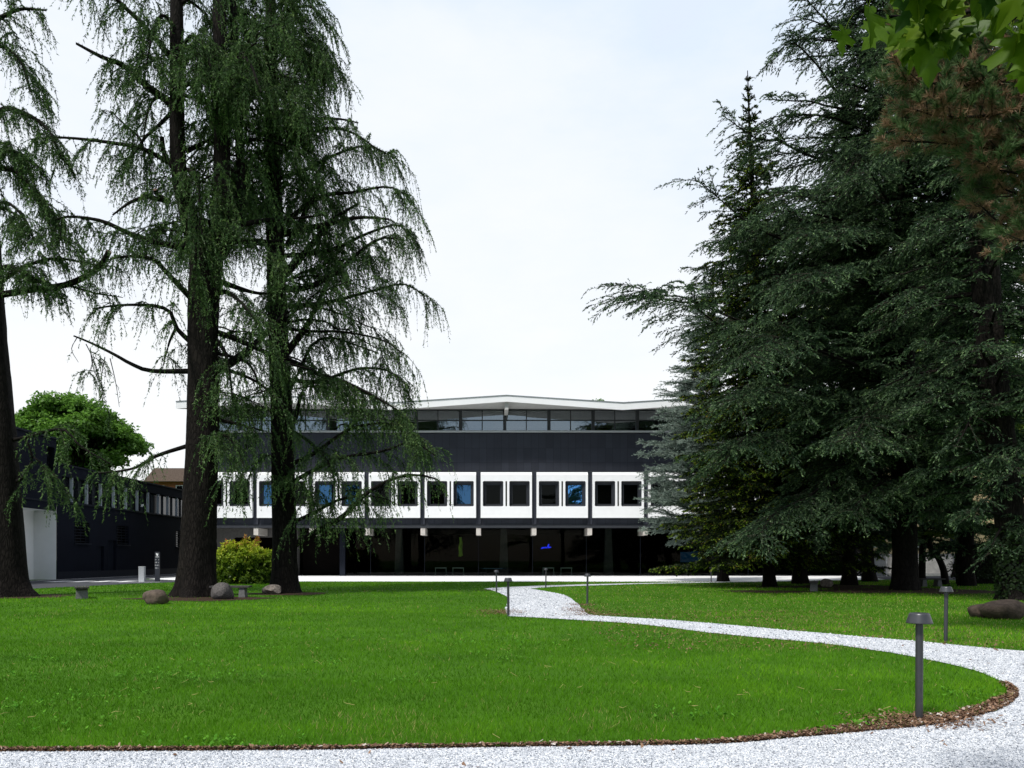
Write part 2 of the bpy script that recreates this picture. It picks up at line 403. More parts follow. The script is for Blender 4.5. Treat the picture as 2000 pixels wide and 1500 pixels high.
# ground materials
def ground_mat(name, cols, scale, bump=None, detail=9):
    m, t = mat(name)
    o = nn(t, 'ShaderNodeOutputMaterial'); b = nn(t, 'ShaderNodeBsdfPrincipled'); b.inputs['Roughness'].default_value = 0.95
    b.inputs['Specular IOR Level'].default_value = 0.1
    c = nn(t, 'ShaderNodeTexCoord'); z = nn(t, 'ShaderNodeTexNoise'); z.inputs['Scale'].default_value = scale; z.inputs['Detail'].default_value = detail
    z.inputs['Roughness'].default_value = 0.7
    t.links.new(c.outputs['Object'], z.inputs['Vector'])
    r = nn(t, 'ShaderNodeValToRGB'); el = r.color_ramp.elements
    el[0].position, el[0].color = 0.3, (*cols[0], 1); el[1].position, el[1].color = 0.7, (*cols[-1], 1)
    for i, k in enumerate(cols[1:-1]):
        q = el.new(0.3 + 0.4 * (i + 1) / (len(cols) - 1)); q.color = (*k, 1)
    t.links.new(z.outputs[0], r.inputs[0]); t.links.new(r.outputs[0], b.inputs['Base Color'])
    if bump:
        z2 = nn(t, 'ShaderNodeTexNoise'); z2.inputs['Scale'].default_value = bump[0]; z2.inputs['Detail'].default_value = 5
        t.links.new(c.outputs['Object'], z2.inputs['Vector'])
        u = nn(t, 'ShaderNodeBump'); u.inputs['Strength'].default_value = bump[1]; u.inputs['Distance'].default_value = bump[2]
        t.links.new(z2.outputs[0], u.inputs['Height']); t.links.new(u.outputs[0], b.inputs['Normal'])
    t.links.new(b.outputs[0], o.inputs[0])
    return m
M['lawnbase'] = ground_mat('lawn_soil', [(0.032, 0.090, 0.006), (0.048, 0.130, 0.008), (0.065, 0.155, 0.010)], 0.5, (60, 0.5, 0.03))
M['asphalt'] = ground_mat('asphalt', [(0.055, 0.058, 0.065), (0.075, 0.078, 0.088)], 0.8, (120, 0.3, 0.01))
M['paving'] = ground_mat('pale_paving', [(0.70, 0.71, 0.72), (0.80, 0.81, 0.82)], 0.6, (60, 0.2, 0.01))
M['soil'] = ground_mat('needle_strewn_soil', [(0.020, 0.013, 0.009), (0.042, 0.027, 0.018), (0.075, 0.050, 0.032)], 7, (40, 0.8, 0.03))
def gravel_mat():
    m, t = mat('white_grey_gravel')
    o = nn(t, 'ShaderNodeOutputMaterial'); b = nn(t, 'ShaderNodeBsdfPrincipled'); b.inputs['Roughness'].default_value = 0.85
    b.inputs['Specular IOR Level'].default_value = 0.2
    c = nn(t, 'ShaderNodeTexCoord')
    v = nn(t, 'ShaderNodeTexVoronoi'); v.inputs['Scale'].default_value = 52
    t.links.new(c.outputs['Object'], v.inputs['Vector'])
    v2 = nn(t, 'ShaderNodeTexVoronoi'); v2.inputs['Scale'].default_value = 110
    t.links.new(c.outputs['Object'], v2.inputs['Vector'])
    s = nn(t, 'ShaderNodeSeparateColor'); t.links.new(v.outputs['Color'], s.inputs[0])
    r = nn(t, 'ShaderNodeValToRGB'); el = r.color_ramp.elements
    el[0].position, el[0].color = 0.0, (0.22, 0.24, 0.27, 1); el[1].position, el[1].color = 1.0, (0.68, 0.69, 0.70, 1)
    q = el.new(0.12); q.color = (0.36, 0.39, 0.43, 1)
    q = el.new(0.30); q.color = (0.46, 0.49, 0.54, 1)
    q = el.new(0.60); q.color = (0.58, 0.60, 0.63, 1)
    t.links.new(s.outputs[0], r.inputs[0])
    mr_ = nn(t, 'ShaderNodeMapRange'); mr_.inputs['From Min'].default_value = 0.0; mr_.inputs['From Max'].default_value = 0.75
    mr_.inputs['To Min'].default_value = 1.0; mr_.inputs['To Max'].default_value = 0.0
    t.links.new(v.outputs['Distance'], mr_.inputs[0])
    u = nn(t, 'ShaderNodeBump'); u.inputs['Strength'].default_value = 0.9; u.inputs['Distance'].default_value = 0.012
    t.links.new(mr_.outputs[0], u.inputs['Height'])
    t.links.new(r.outputs[0], b.inputs['Base Color']); t.links.new(u.outputs[0], b.inputs['Normal'])
    t.links.new(b.outputs[0], o.inputs[0])
    return m
M['gravel'] = gravel_mat()
def tile_mat(name, col, mortar, w_, h_, size=0.012):
    m, t = mat(name)
    o = nn(t, 'ShaderNodeOutputMaterial'); b = nn(t, 'ShaderNodeBsdfPrincipled'); b.inputs['Roughness'].default_value = 0.5
    b.inputs['Specular IOR Level'].default_value = 0.15
    c = nn(t, 'ShaderNodeTexCoord'); s = nn(t, 'ShaderNodeSeparateXYZ'); k = nn(t, 'ShaderNodeCombineXYZ')
    t.links.new(c.outputs['Object'], s.inputs[0]); t.links.new(s.outputs['X'], k.inputs['X']); t.links.new(s.outputs['Z'], k.inputs['Y'])
    br = nn(t, 'ShaderNodeTexBrick', offset=0.0, squash=1.0); br.inputs['Scale'].default_value = 1.0
    br.inputs['Brick Width'].default_value = w_; br.inputs['Row Height'].default_value = h_; br.inputs['Mortar Size'].default_value = size
    br.inputs['Color1'].default_value = (*[v * 0.86 for v in col], 1); br.inputs['Color2'].default_value = (*[v * 1.14 for v in col], 1)
    br.inputs['Mortar'].default_value = (*mortar, 1); br.inputs['Bias'].default_value = 0.0
    t.links.new(k.outputs[0], br.inputs['Vector'])
    z = nn(t, 'ShaderNodeTexNoise'); z.inputs['Scale'].default_value = 0.7; z.inputs['Detail'].default_value = 6
    t.links.new(c.outputs['Object'], z.inputs['Vector'])
    mu = nn(t, 'ShaderNodeMix', data_type='RGBA', blend_type='MULTIPLY'); mu.inputs[0].default_value = 0.35
    t.links.new(br.outputs[0], mu.inputs[6]); t.links.new(z.outputs['Fac'], mu.inputs[7])
    t.links.new(mu.outputs[2], b.inputs['Base Color'])
    t.links.new(b.outputs[0], o.inputs[0])
    return m
M['tiles'] = tile_mat('slate_grey_cladding', (0.040, 0.044, 0.058), (0.020, 0.022, 0.028), 0.6178, 1.19)

# ------------------------------------------------------------------ ground, lawn, path, paving, driveway
def poly_sheet(name, pts, z, m):
    bm = bmesh.new()
    vs = [bm.verts.new((p[0], p[1], z)) for p in pts]
    es = [bm.edges.new((vs[i], vs[(i + 1) % len(vs)])) for i in range(len(vs))]
    bmesh.ops.triangle_fill(bm, use_beauty=True, edges=es)
    bmesh.ops.recalc_face_normals(bm, faces=bm.faces)
    for f in bm.faces:
        if f.normal.z < 0: f.normal_flip()
    me = bpy.data.meshes.new(name); bm.to_mesh(me); bm.free()
    return link(name, me, m)
def smooth_line(pts, n):
    p3 = np.array([(a, b, 0) for a, b in pts], float)
    return resample(p3, n)[:, :2]

a = Acc(); a.add([(-700, -300, 0), (700, -300, 0), (700, 900, 0), (-700, 900, 0)], [(0, 1, 2, 3)])
struct(a.build('ground', M['lawnbase']), 'level green lawn ground under the whole park', 'ground')

front_edge = [G(x, y) for x, y in [(-250, 1472), (0, 1470), (300, 1469), (600, 1467), (800, 1464), (1000, 1461), (1200, 1459), (1400, 1455), (1550, 1443), (1700, 1430), (1800, 1420), (1900, 1402), (1960, 1383), (1985, 1362)]]
apex_edge = [G(x, y) for x, y in [(1985, 1350), (1962, 1335), (1900, 1310), (1800, 1287), (1700, 1270), (1600, 1257), (1400, 1238), (1250, 1220), (1100, 1210), (992, 1204)]]
left_edge = [G(x, y) for x, y in [(985, 1197), (989, 1186), (992, 1175), (990, 1166), (972, 1157), (945, 1150)]]
far_up = [G(x, y) for x, y in [(990, 1147), (1050, 1144.2), (1150, 1141.4), (1250, 1139.2), (1350, 1137.4), (1440, 1136.1)]]
far_low = [G(x, y) for x, y in [(1490, 1136.9), (1450, 1137.3), (1350, 1138.8), (1250, 1140.9), (1150, 1143.9), (1100, 1145.6), (1065, 1147.4), (1037, 1150)]]
right_edge = [G(x, y) for x, y in [(1037, 1150.5), (1062, 1154.5), (1100, 1162), (1122, 1174), (1138, 1190), (1152, 1201), (1200, 1205), (1300, 1211), (1400, 1219), (1500, 1228), (1600, 1237), (1700, 1246), (1800, 1254), (1900, 1264), (2000, 1273)]]
outer = [(8.95, 11.4), (9.15, 10.0), (8.8, 8.0), (7.6, 5.7), (5.6, 4.2), (2.5, 3.5), (-2, 3.3), (-12, 3.5)]
fe = smooth_line(front_edge, 60); ae = smooth_line(apex_edge, 50); le = smooth_line(left_edge, 24); re_ = smooth_line(right_edge, 60)
rgp = np.random.default_rng(5)
def rough_edge(p, s):
    return p + rgp.normal(0, s, p.shape)
lawn_loop = np.vstack([rough_edge(fe, 0.012), rough_edge(ae, 0.012), rough_edge(le, 0.02)])
path_poly = np.vstack([lawn_loop, np.array(far_up), np.array(far_low), rough_edge(re_, 0.012), smooth_line(outer, 20)])
struct(poly_sheet('path', path_poly, 0.012, M['gravel']), 'white gravel path curving round the lawn', 'path')
pave_poly = np.array([(-19.6, 49.4), G(600, 1136), G(1000, 1136.3), G(1490, 1136.6), (28, 55), (31, 66.4), (-25.2, 66.4), (-25.2, 56), (-21.0, 52)])
struct(poly_sheet('pavement', pave_poly, 0.018, M['paving']), 'pale paving in front of the glass ground floor', 'pavement')
drive_poly = np.array([(-31.4, 18), (-26.5, 18), (-23.6, 34), (-21.4, 46), (-19.7, 49.2), (-21.1, 51.9), (-25.6, 55.9), (-25.6, 100), (-31.4, 100)])
struct(poly_sheet('driveway', drive_poly, 0.008, M['asphalt']), 'grey asphalt driveway along the dark wing', 'driveway')
street_poly = np.array([(25, 55.5), (31.1, 55.2), (34, 50), (45, 46), (90, 44), (90, 66.5), (31.3, 66.5)])
struct(poly_sheet('road', street_poly, 0.006, M['asphalt']), 'asphalt strip before the pale boundary wall', 'road')
a = Acc()
a.add([(-30.95, 50.5, 0.013), (-30.75, 50.5, 0.013), (-30.75, 92, 0.013), (-30.95, 92, 0.013)], [(0, 1, 2, 3)])
for k, X in enumerate((-28.4, -26.95, -25.5, -24.1)):
    a.add([(X - .42, 49.0, 0.013), (X + .42, 49.0, 0.013), (X + .42, 51.4, 0.013), (X - .42, 51.4, 0.013)], [(0, 1, 2, 3)])
a.add([(-23.6, 48.2, 0.013), (-21.2, 48.6, 0.013), (-21.2, 48.9, 0.013), (-23.6, 48.5, 0.013)], [(0, 1, 2, 3)])
struct(a.build('road_marking', M['letters']), 'white painted stripes on the driveway beside the dark wing', 'road marking')

def inside(P, poly):
    x, y = P[:, 0], P[:, 1]; r = np.zeros(len(P), bool)
    n = len(poly); j = n - 1
    for i in range(n):
        xi, yi = poly[i]; xj, yj = poly[j]
        c = ((yi > y) != (yj > y)) & (x < (xj - xi) * (y - yi) / (yj - yi + 1e-12) + xi)
        r ^= c; j = i
    return r
def noise2(P, s, seed=0):                          # cheap smooth value noise for patchiness
    r = np.random.default_rng(seed); v = np.zeros(len(P))
    for k in range(5):
        th = r.uniform(0, 2 * np.pi); f = s * r.uniform(0.6, 1.9)
        v += np.sin((P[:, 0] * np.cos(th) + P[:, 1] * np.sin(th)) * f + r.uniform(0, 6.3) + 1.7 * np.sin((P[:, 0] * np.sin(th) - P[:, 1] * np.cos(th)) * f * 0.7 + r.uniform(0, 6.3)))
    return v / 5

# soil rings under the trees (irregular discs), litter
tree_rings = [(G(20, 1165), 2.5, 1.0), (G(390, 1170), 2.6, 0.9), (G(560, 1160), 1.8, 0.8), (G(1770, 1154), 4.2, 2.2), (G(1500, 1156), 1.8, 0.9), (G(1660, 1145), 2.6, 1.6), (G(1585, 1147), 2.6, 1.3)]
ring_polys = []
for i, (c, rx, ry) in enumerate(tree_rings):
    r = np.random.default_rng(40 + i); th = np.linspace(0, 2 * np.pi, 48, endpoint=False)
    k = 1 + 0.13 * np.sin(3 * th + r.uniform(0, 6)) + 0.08 * np.sin(7 * th + r.uniform(0, 6)) + r.normal(0, 0.04, 48)
    p = np.stack([c[0] + rx * k * np.cos(th), c[1] + ry * k * np.sin(th) * 1.6], 1)
    ring_polys.append(p)
    s_ = poly_sheet('soil_patch', p, 0.010 + 0.0005 * i, M['soil'])
    struct(s_, 'bare brown soil strewn with needles round a tree foot', 'soil')
    s_['group'] = 'bare soil round tree feet'

# grass blades
def edge_dist(P, line):
    d = np.full(len(P), 9.0)
    for i in range(0, len(line) - 1):
        a_, b_ = line[i], line[i + 1]; ab = b_ - a_
        t = np.clip(((P - a_) @ ab) / (ab @ ab + 1e-9), 0, 1)
        d = np.minimum(d, np.linalg.norm(P - (a_ + t[:, None] * ab), axis=1))
    return d
soil_line = np.vstack([fe, ae[:3]])
def soil_w(P):                                     # how wide the bare strip along the gravel is
    x = P[:, 0]
    wv = np.interp(x, [-6, -2, 0, 2.0, 3.2, 4.0, 5.0, 6.0], [0.04, 0.05, 0.04, 0.07, 0.18, 0.26, 0.16, 0.07])
    return wv * (1 + 0.5 * noise2(P, 5.0, 3))
rg = np.random.default_rng(11)
acc = Acc()
bands = [(5.2, 7.0, 3400, .055, .0050), (7.0, 9.5, 2000, .055, .0065), (9.5, 14, 900, .055, .009), (14, 22, 330, .055, .014), (22, 34, 120, .055, .024), (34, 52, 50, .06, .04)]
for y0, y1, den, h, wd in bands:
    xl, xr = (-60 - CX) / F * y1 - 0.5, (2080 - CX) / F * y1 + 0.5
    n = int(den * (xr - xl) * (y1 - y0))
    P = np.stack([rg.uniform(xl, xr, n), rg.uniform(y0, y1, n)], 1)
    ok = ~inside(P, path_poly) & ~inside(P, pave_poly) & ~inside(P, drive_poly) & ~inside(P, street_poly)
    P = P[ok]
    keep = np.ones(len(P), bool)
    for rp in ring_polys:
        keep &= ~(inside(P, rp) & (rg.random(len(P)) < 0.93))
    if y0 < 15:
        dd = edge_dist(P, soil_line)
        keep &= ~((dd < soil_w(P)) & (rg.random(len(P)) < 0.8)) | (P[:, 1] > 12.5)
    P = P[keep]
    n = len(P)
    pat = noise2(P * np.array([.5, 1.0]), 0.45, 21) * 0.9 + noise2(P * np.array([.6, 1.0]), 0.8, 1) * 0.6 + noise2(P, 3.1, 2) * 0.55 + noise2(P * np.array([.35, 1.3]), 1.9, 8) * .4
    hh = h * rg.uniform(0.45, 1.25, n) * (1 + 0.25 * pat)
    th = rg.uniform(0, np.pi, n); lean = rg.normal(0, 0.45, (n, 2))
    b = np.column_stack([P, np.zeros(n)])
    sd = np.column_stack([np.cos(th), np.sin(th), np.zeros(n)]) * (wd * rg.uniform(0.6, 1.3, n) / 2)[:, None]
    tip = b + np.column_stack([lean * hh[:, None], hh])
    V = np.stack([b - sd, b + sd, tip], 1).reshape(-1, 3)
    tn = np.clip(0.42 + 0.36 * pat + rg.normal(0, 0.11, n), 0, 0.93)
    shade = (P[:, 0] > 3) & (P[:, 1] > 12.3)  # browner lawn under the trees, where some blades are dry
    tn = np.where(shade & (rg.random(n) < .10), 1.0, tn)
    dry = noise2(P, 1.6, 33) * noise2(P, 0.7, 34)
    tn = np.where((dry > .16) & (rg.random(n) < .09), 1.0, tn)
    tn = np.where(rg.random(n) < 0.012, 1.0, tn)
    acc.add(V, np.arange(3 * n).reshape(-1, 3), 0, np.repeat(tn, 3))
go = acc.build('grass', M['grass'])
go['kind'] = 'stuff'; go['label'] = 'short green mown grass of the lawn'; go['category'] = 'grass'

# broad-leaved weeds in the lawn
acc = Acc()
cl = [G(x, y) for x, y in [(300, 1320), (340, 1325), (380, 1330), (200, 1360), (60, 1385), (150, 1370), (400, 1265), (380, 1300), (480, 1260), (260, 1290), (30, 1326), (500, 1320), (230, 1235), (560, 1270), (90, 1290),
    (1010, 1250), (980, 1275), (1040, 1260), (950, 1262), (1240, 1258), (1100, 1268), (1000, 1290), (870, 1258), (700, 1245), (1290, 1250), (370, 1466), (420, 1464), (460, 1465), (1340, 1400), (1650, 1430), (1880, 1360), (780, 1330), (620, 1300), (160, 1420)]]
for c in cl:
    for k in range(rg.integers(14, 36)):
        p = c + rg.normal(0, 1, 2) * np.array([0.30, 0.22])
        if inside(p[None], path_poly)[0]: continue
        for q in range(rg.integers(2, 5)):
            th = rg.uniform(0, 2 * np.pi); L_ = rg.uniform(.022, .05); e_ = rg.uniform(0.1, 0.9)
            d = np.array([np.cos(th) * np.cos(e_), np.sin(th) * np.cos(e_), np.sin(e_)]); s_ = np.array([-np.sin(th), np.cos(th), 0]) * L_ * 0.33
            b = np.array([p[0], p[1], rg.uniform(.02, .055)])
            acc.add([b, b + d * L_ * .5 + s_, b + d * L_, b + d * L_ * .5 - s_], [(0, 1, 2, 3)], 0, np.full(4, rg.uniform(0, 1)))
o = acc.build('weeds', M['weed']); o['kind'] = 'stuff'; o['label'] = 'low broad leaved weeds and clover among the grass'; o['category'] = 'weeds'

# bark chips and soil crumbs along the gravel edge, and dry litter on the path
acc = Acc()
def chips(P, smin, smax, tl, th_, z=0.012, hmax=0.03):
    n = len(P)
    th = rg.uniform(0, 2 * np.pi, n); s = rg.uniform(smin, smax, n); a_ = s * rg.uniform(.25, .7, n)
    u = np.column_stack([np.cos(th), np.sin(th), rg.normal(0, .35, n)]) * s[:, None] / 2
    v = np.column_stack([-np.sin(th), np.cos(th), rg.normal(0, .35, n)]) * a_[:, None] / 2
    c = np.column_stack([P, z + rg.uniform(0, hmax, n)])
    V = np.stack([c - u - v, c + u - v, c + u * .8 + v, c - u + v * .7], 1).reshape(-1, 3)
    acc.add(V, np.arange(4 * n).reshape(-1, 4), 0, np.repeat(np.clip(rg.uniform(tl, th_, n), 0, 1), 4))
def along(line, n, wfun):
    seg = np.linalg.norm(np.diff(line, axis=0), axis=1); cum = np.concatenate([[0], np.cumsum(seg)])
    s = rg.uniform(0, cum[-1], n); i = np.clip(np.searchsorted(cum, s) - 1, 0, len(seg) - 1)
    u = ((s - cum[i]) / seg[i])[:, None]
    p = line[i] * (1 - u) + line[i + 1] * u
    T = unit(line[i + 1] - line[i]); nrm = np.column_stack([-T[:, 1], T[:, 0]])
    return p, nrm
soil_strip = []
n = 20000
p, nr = along(soil_line, n, None)
wv = soil_w(p)
P = p + nr * (rg.random(n) ** 1.2 * wv * 1.15 - 0.015)[:, None]
chips(P, .007, .032, 0.0, 0.96)
P2 = p[:1800] + nr[:1800] * (rg.random(1800) * wv[:1800] - .02)[:, None]
chips(P2[:700], .012, .045, 0.8, 1.0, 0.02, .03)
for c, sx, sy, m_ in [(G(975, 1196), .35, .55, 1500), (G(1143, 1194), .3, .9, 1500), (G(1170, 1202), .6, .2, 600), (G(1795, 1409), .28, .18, 1500), (G(960, 1153), .4, .5, 300), (G(1135, 1182), .25, .3, 500)]:
    chips(c + rg.normal(0, 1, (m_, 2)) * np.array([sx, sy]), .012, .04, 0.2, 0.95)
P = np.stack([rg.uniform(0, 9, 900), rg.uniform(9, 17, 900)], 1)
dd = edge_dist(P, re_); P = P[(dd < .45)]
chips(P, .03, .07, .35, .95)
P = np.stack([rg.uniform(2, 9.5, 5200), rg.uniform(12.5, 22, 5200)], 1)
P = P[~inside(P, path_poly)]
chips(P, .015, .045, .3, .9, .02, .02)
P = np.stack([rg.uniform(-6, 9.2, 420), rg.uniform(3.6, 20, 420)], 1); P = P[inside(P, path_poly)]
chips(P, .015, .05, .2, .9, .016, .008)
o = acc.build('bark_mulch', M['mulch']); o['kind'] = 'stuff'; o['label'] = 'brown bark chips and soil along the gravel edge'; o['category'] = 'mulch'
# a soil strip under the chips
pp, wv = soil_line, soil_w(soil_line)
T = unit(np.gradient(pp, axis=0)); nr = np.column_stack([-T[:, 1], T[:, 0]])
inner = pp + nr * wv[:, None]
V = np.vstack([np.column_stack([pp, np.full(len(pp), .008)]), np.column_stack([inner, np.full(len(pp), .008)])])
n = len(pp)
a = Acc(); a.add(V, [(i, i + 1, n + i + 1, n + i) for i in range(n - 1)])
struct(a.build('soil_strip', M['soil']), 'bare soil strip between the front lawn and the gravel', 'soil')
# dry straw blades lying in the lawn
acc = Acc()
n = 210
P = np.stack([rg.uniform(-7, 7, n), rg.uniform(6, 16, n)], 1); P = P[~inside(P, path_poly)]
n = len(P); th = rg.uniform(0, np.pi, n)
c0 = np.column_stack([P, rg.uniform(.03, .06, n)]); d = np.column_stack([np.cos(th), np.sin(th), rg.uniform(-.1, .5, n)]) * rg.uniform(.03, .12, n)[:, None]
b = c0 + d * .5 + rg.normal(0, .02, (n, 3)); s_ = np.array([0, .0015, .0022])
V = np.stack([c0 - s_, c0 + s_, b + s_, b - s_, c0 + d], 1).reshape(-1, 3)
i0 = np.arange(n) * 5
acc.add(V, np.stack([i0, i0 + 1, i0 + 2, i0 + 3], 1), 0, np.full(5 * n, 1.0)); 
acc.add(V, np.stack([i0 + 3, i0 + 2, i0 + 4], 1), 0, np.full(5 * n, 1.0))
o = acc.build('dry_straw', M['grass']); o['kind'] = 'stuff'; o['label'] = 'dry straw coloured grass stems lying in the lawn'; o['category'] = 'straw'

# loose stones lying on the gravel
acc = Acc()
oct_v = np.array([(1, 0, 0), (0, 1, 0), (-1, 0, 0), (0, -1, 0), (0, 0, 1.0)]); oct_f = np.array([(0, 1, 4), (1, 2, 4), (2, 3, 4), (3, 0, 4)])
for y0, y1, den, s0 in ((5.1, 6.6, 5200, .0085), (6.6, 9, 2300, .010), (9, 13.5, 850, .013), (13.5, 22, 260, .019), (22, 40, 60, .03)):
    xl, xr = (-40 - CX) / F * y1, (2060 - CX) / F * y1; n = int(den * (xr - xl) * (y1 - y0))
    P = np.stack([rg.uniform(xl, xr, n), rg.uniform(y0, y1, n)], 1); P = P[inside(P, path_poly)]; n = len(P)
    th = rg.uniform(0, 2 * np.pi, n); sc = s0 * rg.uniform(.5, 1.25, (n, 1)); asp = rg.uniform(.6, 1.0, (n, 1)); hz_ = rg.uniform(.35, .9, (n, 1))
    c_, s_ = np.cos(th)[:, None], np.sin(th)[:, None]
    X = oct_v[None, :, 0] * sc; Yv = oct_v[None, :, 1] * sc * asp; Z = oct_v[None, :, 2] * sc * hz_
    V = np.stack([P[:, :1] + X * c_ - Yv * s_, P[:, 1:] + X * s_ + Yv * c_, .0125 + Z + rg.normal(0, .0006, (n, 5)) * (oct_v[None, :, 2] > 0)], -1).reshape(-1, 3)
    acc.add(V, (oct_f[None] + (np.arange(n) * 5)[:, None, None]).reshape(-1, 3), 0, np.repeat(rg.random(n), 5))
o = acc.build('gravel_stones', M['stones']); o['kind'] = 'stuff'; o['label'] = 'loose white and grey stones of the gravel path'; o['category'] = 'gravel'

# ------------------------------------------------------------------ main building
YF = 64.0                                          # plane of the upper facade
SF = YF / F
def FX(x): return (x - CX) * SF
def FZ(y): return EYE + (HY - y) * SF
BL, BR = -25.5, 32.3
GAP0, PITCH = -1.30, 4.634
bld = thing('main_building', 'long dark slate clad pavilion with white window panels and folded white roof', 'building', (0, YF, 0))
def lp(acc_, name, mats, parent=bld):              # parts are modelled in place and stored relative to the building's base
    for v in acc_.V:
        v[:, 1] -= YF
    return acc_.build(name, mats, parent)
a = Acc(); a.box(BL, BR, YF, YF + 1.2, 8.75, 12.0); a.box(BL, BR, YF + 0.05, YF + 0.6, 4.24, 8.75)
lp(a, 'wall_cladding', M['tiles'])
a = Acc(); a.box(BL, BR, YF - 0.07, YF, 8.70, 8.80); a.box(BL, BR, YF - .05, YF, 4.24, 4.33); a.box(BL - .02, BR + .02, YF - .1, YF + .6, 4.06, 4.238)
lp(a, 'edge_beam', M['darkmetal'])
a = Acc(); a.box(BL - .03, BR + .03, YF - .18, YF + .35, 12.003, 12.14)
lp(a, 'ledge', M['trim'])
for k in range(-5, 8):                             # dark piers between the panels
    X = GAP0 + PITCH * k
    a = Acc(); a.box(X - .19, X + .19, YF - .12, YF + .05, 4.34, 8.69)
    lp(a, 'pier', M['tiles'])
# body behind, closing the volume
a = Acc(); a.box(BL, BR, YF + 1.2, YF + 22, 4.24, 12.6); a.box(BL, BR, YF + 21.5, YF + 22, 0, 4.24); a.box(BR - .5, BR, YF + 2, YF + 21.5, 0, 4.24)
lp(a, 'rear_volume', M['wing'])

# one white panel with two rounded openings and a slot
PW, PT, PB = 4.25, 8.67, 4.87
def rrect(x0, x1, z0, z1, r, n=4):
    p = []
    for cx, cz, a0 in ((x1 - r, z0 + r, -90), (x1 - r, z1 - r, 0), (x0 + r, z1 - r, 90), (x0 + r, z0 + r, 180)):
        for i in range(n + 1):
            t = math.radians(a0 + 90 * i / n); p.append((cx + r * math.cos(t), cz + r * math.sin(t)))
    return p
WIN = [(0.18, 1.87), (2.37, 4.06)]; WZ0, WZ1 = 5.83, 7.92
yfp = -0.42                                        # how far the panel stands out
bm = bmesh.new()
def loop(pts, y):
    vs = [bm.verts.new((p[0], y, p[1])) for p in pts]
    return vs, [bm.edges.new((vs[i], vs[(i + 1) % len(vs)])) for i in range(len(vs))]
oz0, oz1 = PB, PT - 0.24
ov, oe = loop([(0, oz0), (PW, oz0), (PW, oz1), (0, oz1)], yfp)
hl = []
alle = list(oe)
holes = [rrect(x0, x1, WZ0, WZ1, 0.10) for x0, x1 in WIN] + [rrect(2.055, 2.185, WZ0, WZ1, 0.06)]
for h in holes:
    v, e_ = loop(h, yfp); hl.append(v); alle += e_
bmesh.ops.triangle_fill(bm, use_beauty=True, edges=alle)
for v in hl:                                       # returns of the openings
    bk = [bm.verts.new((q.co.x, yfp + 0.07, q.co.z)) for q in v]
    for i in range(len(v)):
        j = (i + 1) % len(v); bm.faces.new((v[i], v[j], bk[j], bk[i]))
tb = [bm.verts.new(c) for c in ((0, yfp + 0.17, PT), (PW, yfp + 0.17, PT))]
bm.faces.new((ov[3], ov[2], tb[1], tb[0]))         # sloping top
bb = [bm.verts.new(c) for c in ((0, 0, PT), (PW, 0, PT), (PW, 0, PB + 0.1), (0, 0, PB + 0.1))]
bm.faces.new((tb[0], tb[1], bb[1], bb[0])); bm.faces.new((ov[1], ov[0], bb[3], bb[2]))
bm.faces.new((ov[0], ov[3], tb[0], bb[0], bb[3])); bm.faces.new((ov[2], ov[1], bb[2], bb[1], tb[1]))
bmesh.ops.recalc_face_normals(bm, faces=bm.faces)
pm = bpy.data.meshes.new('facade_panel'); bm.to_mesh(pm); bm.free(); pm.materials.append(M['white'])
# window: splayed dark reveal with frame; pane
def window_mesh(x0, x1):
    bm = bmesh.new(); n = 4
    o_ = rrect(x0 + .004, x1 - .004, WZ0 + .004, WZ1 - .004, 0.10); i_ = rrect(x0 + .20, x1 - .20, WZ0 + .15, WZ1 - .22, 0.03); f_ = rrect(x0 + .27, x1 - .27, WZ0 + .22, WZ1 - .29, 0.02)
    rings = [(o_, yfp + .03), (i_, yfp + .36), (f_, yfp + .345), (f_, yfp + .40)]
    vs = [[bm.verts.new((p[0], y, p[1])) for p in pts] for pts, y in rings]
    for a_, b_ in zip(vs[:-1], vs[1:]):
        for i in range(len(a_)):
            j = (i + 1) % len(a_); bm.faces.new((a_[i], a_[j], b_[j], b_[i]))
    bmesh.ops.recalc_face_normals(bm, faces=bm.faces)
    for f in bm.faces: f.normal_flip()
    me = bpy.data.meshes.new('window'); bm.to_mesh(me); bm.free(); me.materials.append(M['darkmetal'])
    return me
def pane_mesh(x0, x1, m, tilt=0.0):
    me = bpy.data.meshes.new('pane')
    a0, a1, z0, z1 = x0 + .26, x1 - .26, WZ0 + .21, WZ1 - .28
    me.from_pydata([(a0, yfp + .385, z0), (a1, yfp + .385, z0), (a1, yfp + .385 + tilt, z1), (a0, yfp + .385 + tilt, z1)], [], [(0, 1, 2, 3)])
    me.materials.append(m); return me
wm = [window_mesh(*x) for x in WIN]
pmz = [pane_mesh(*x, M['pane']) for x in WIN]
pmh = [pane_mesh(*x, M['faint_skytint_pane'], 0.045) for x in WIN]
pmb = [pane_mesh(*x, M['skytint_pane'], 0.045) for x in WIN]
blue = {(1, 1)}; half_blue = {(-1, 1), (-4, 0), (-3, 1), (-3, 0)}  # panes whose gloss is tinted as reflected blue sky
a_room = Acc()
slot = Acc(); slot.box(2.03, 2.21, yfp + .055, yfp + .065, WZ0 - .03, WZ1 + .03)
for v in slot.V: pass
slot_o = slot.build('slot', M['black'], bld); slot_me = slot_o.data; bpy.data.objects.remove(slot_o)
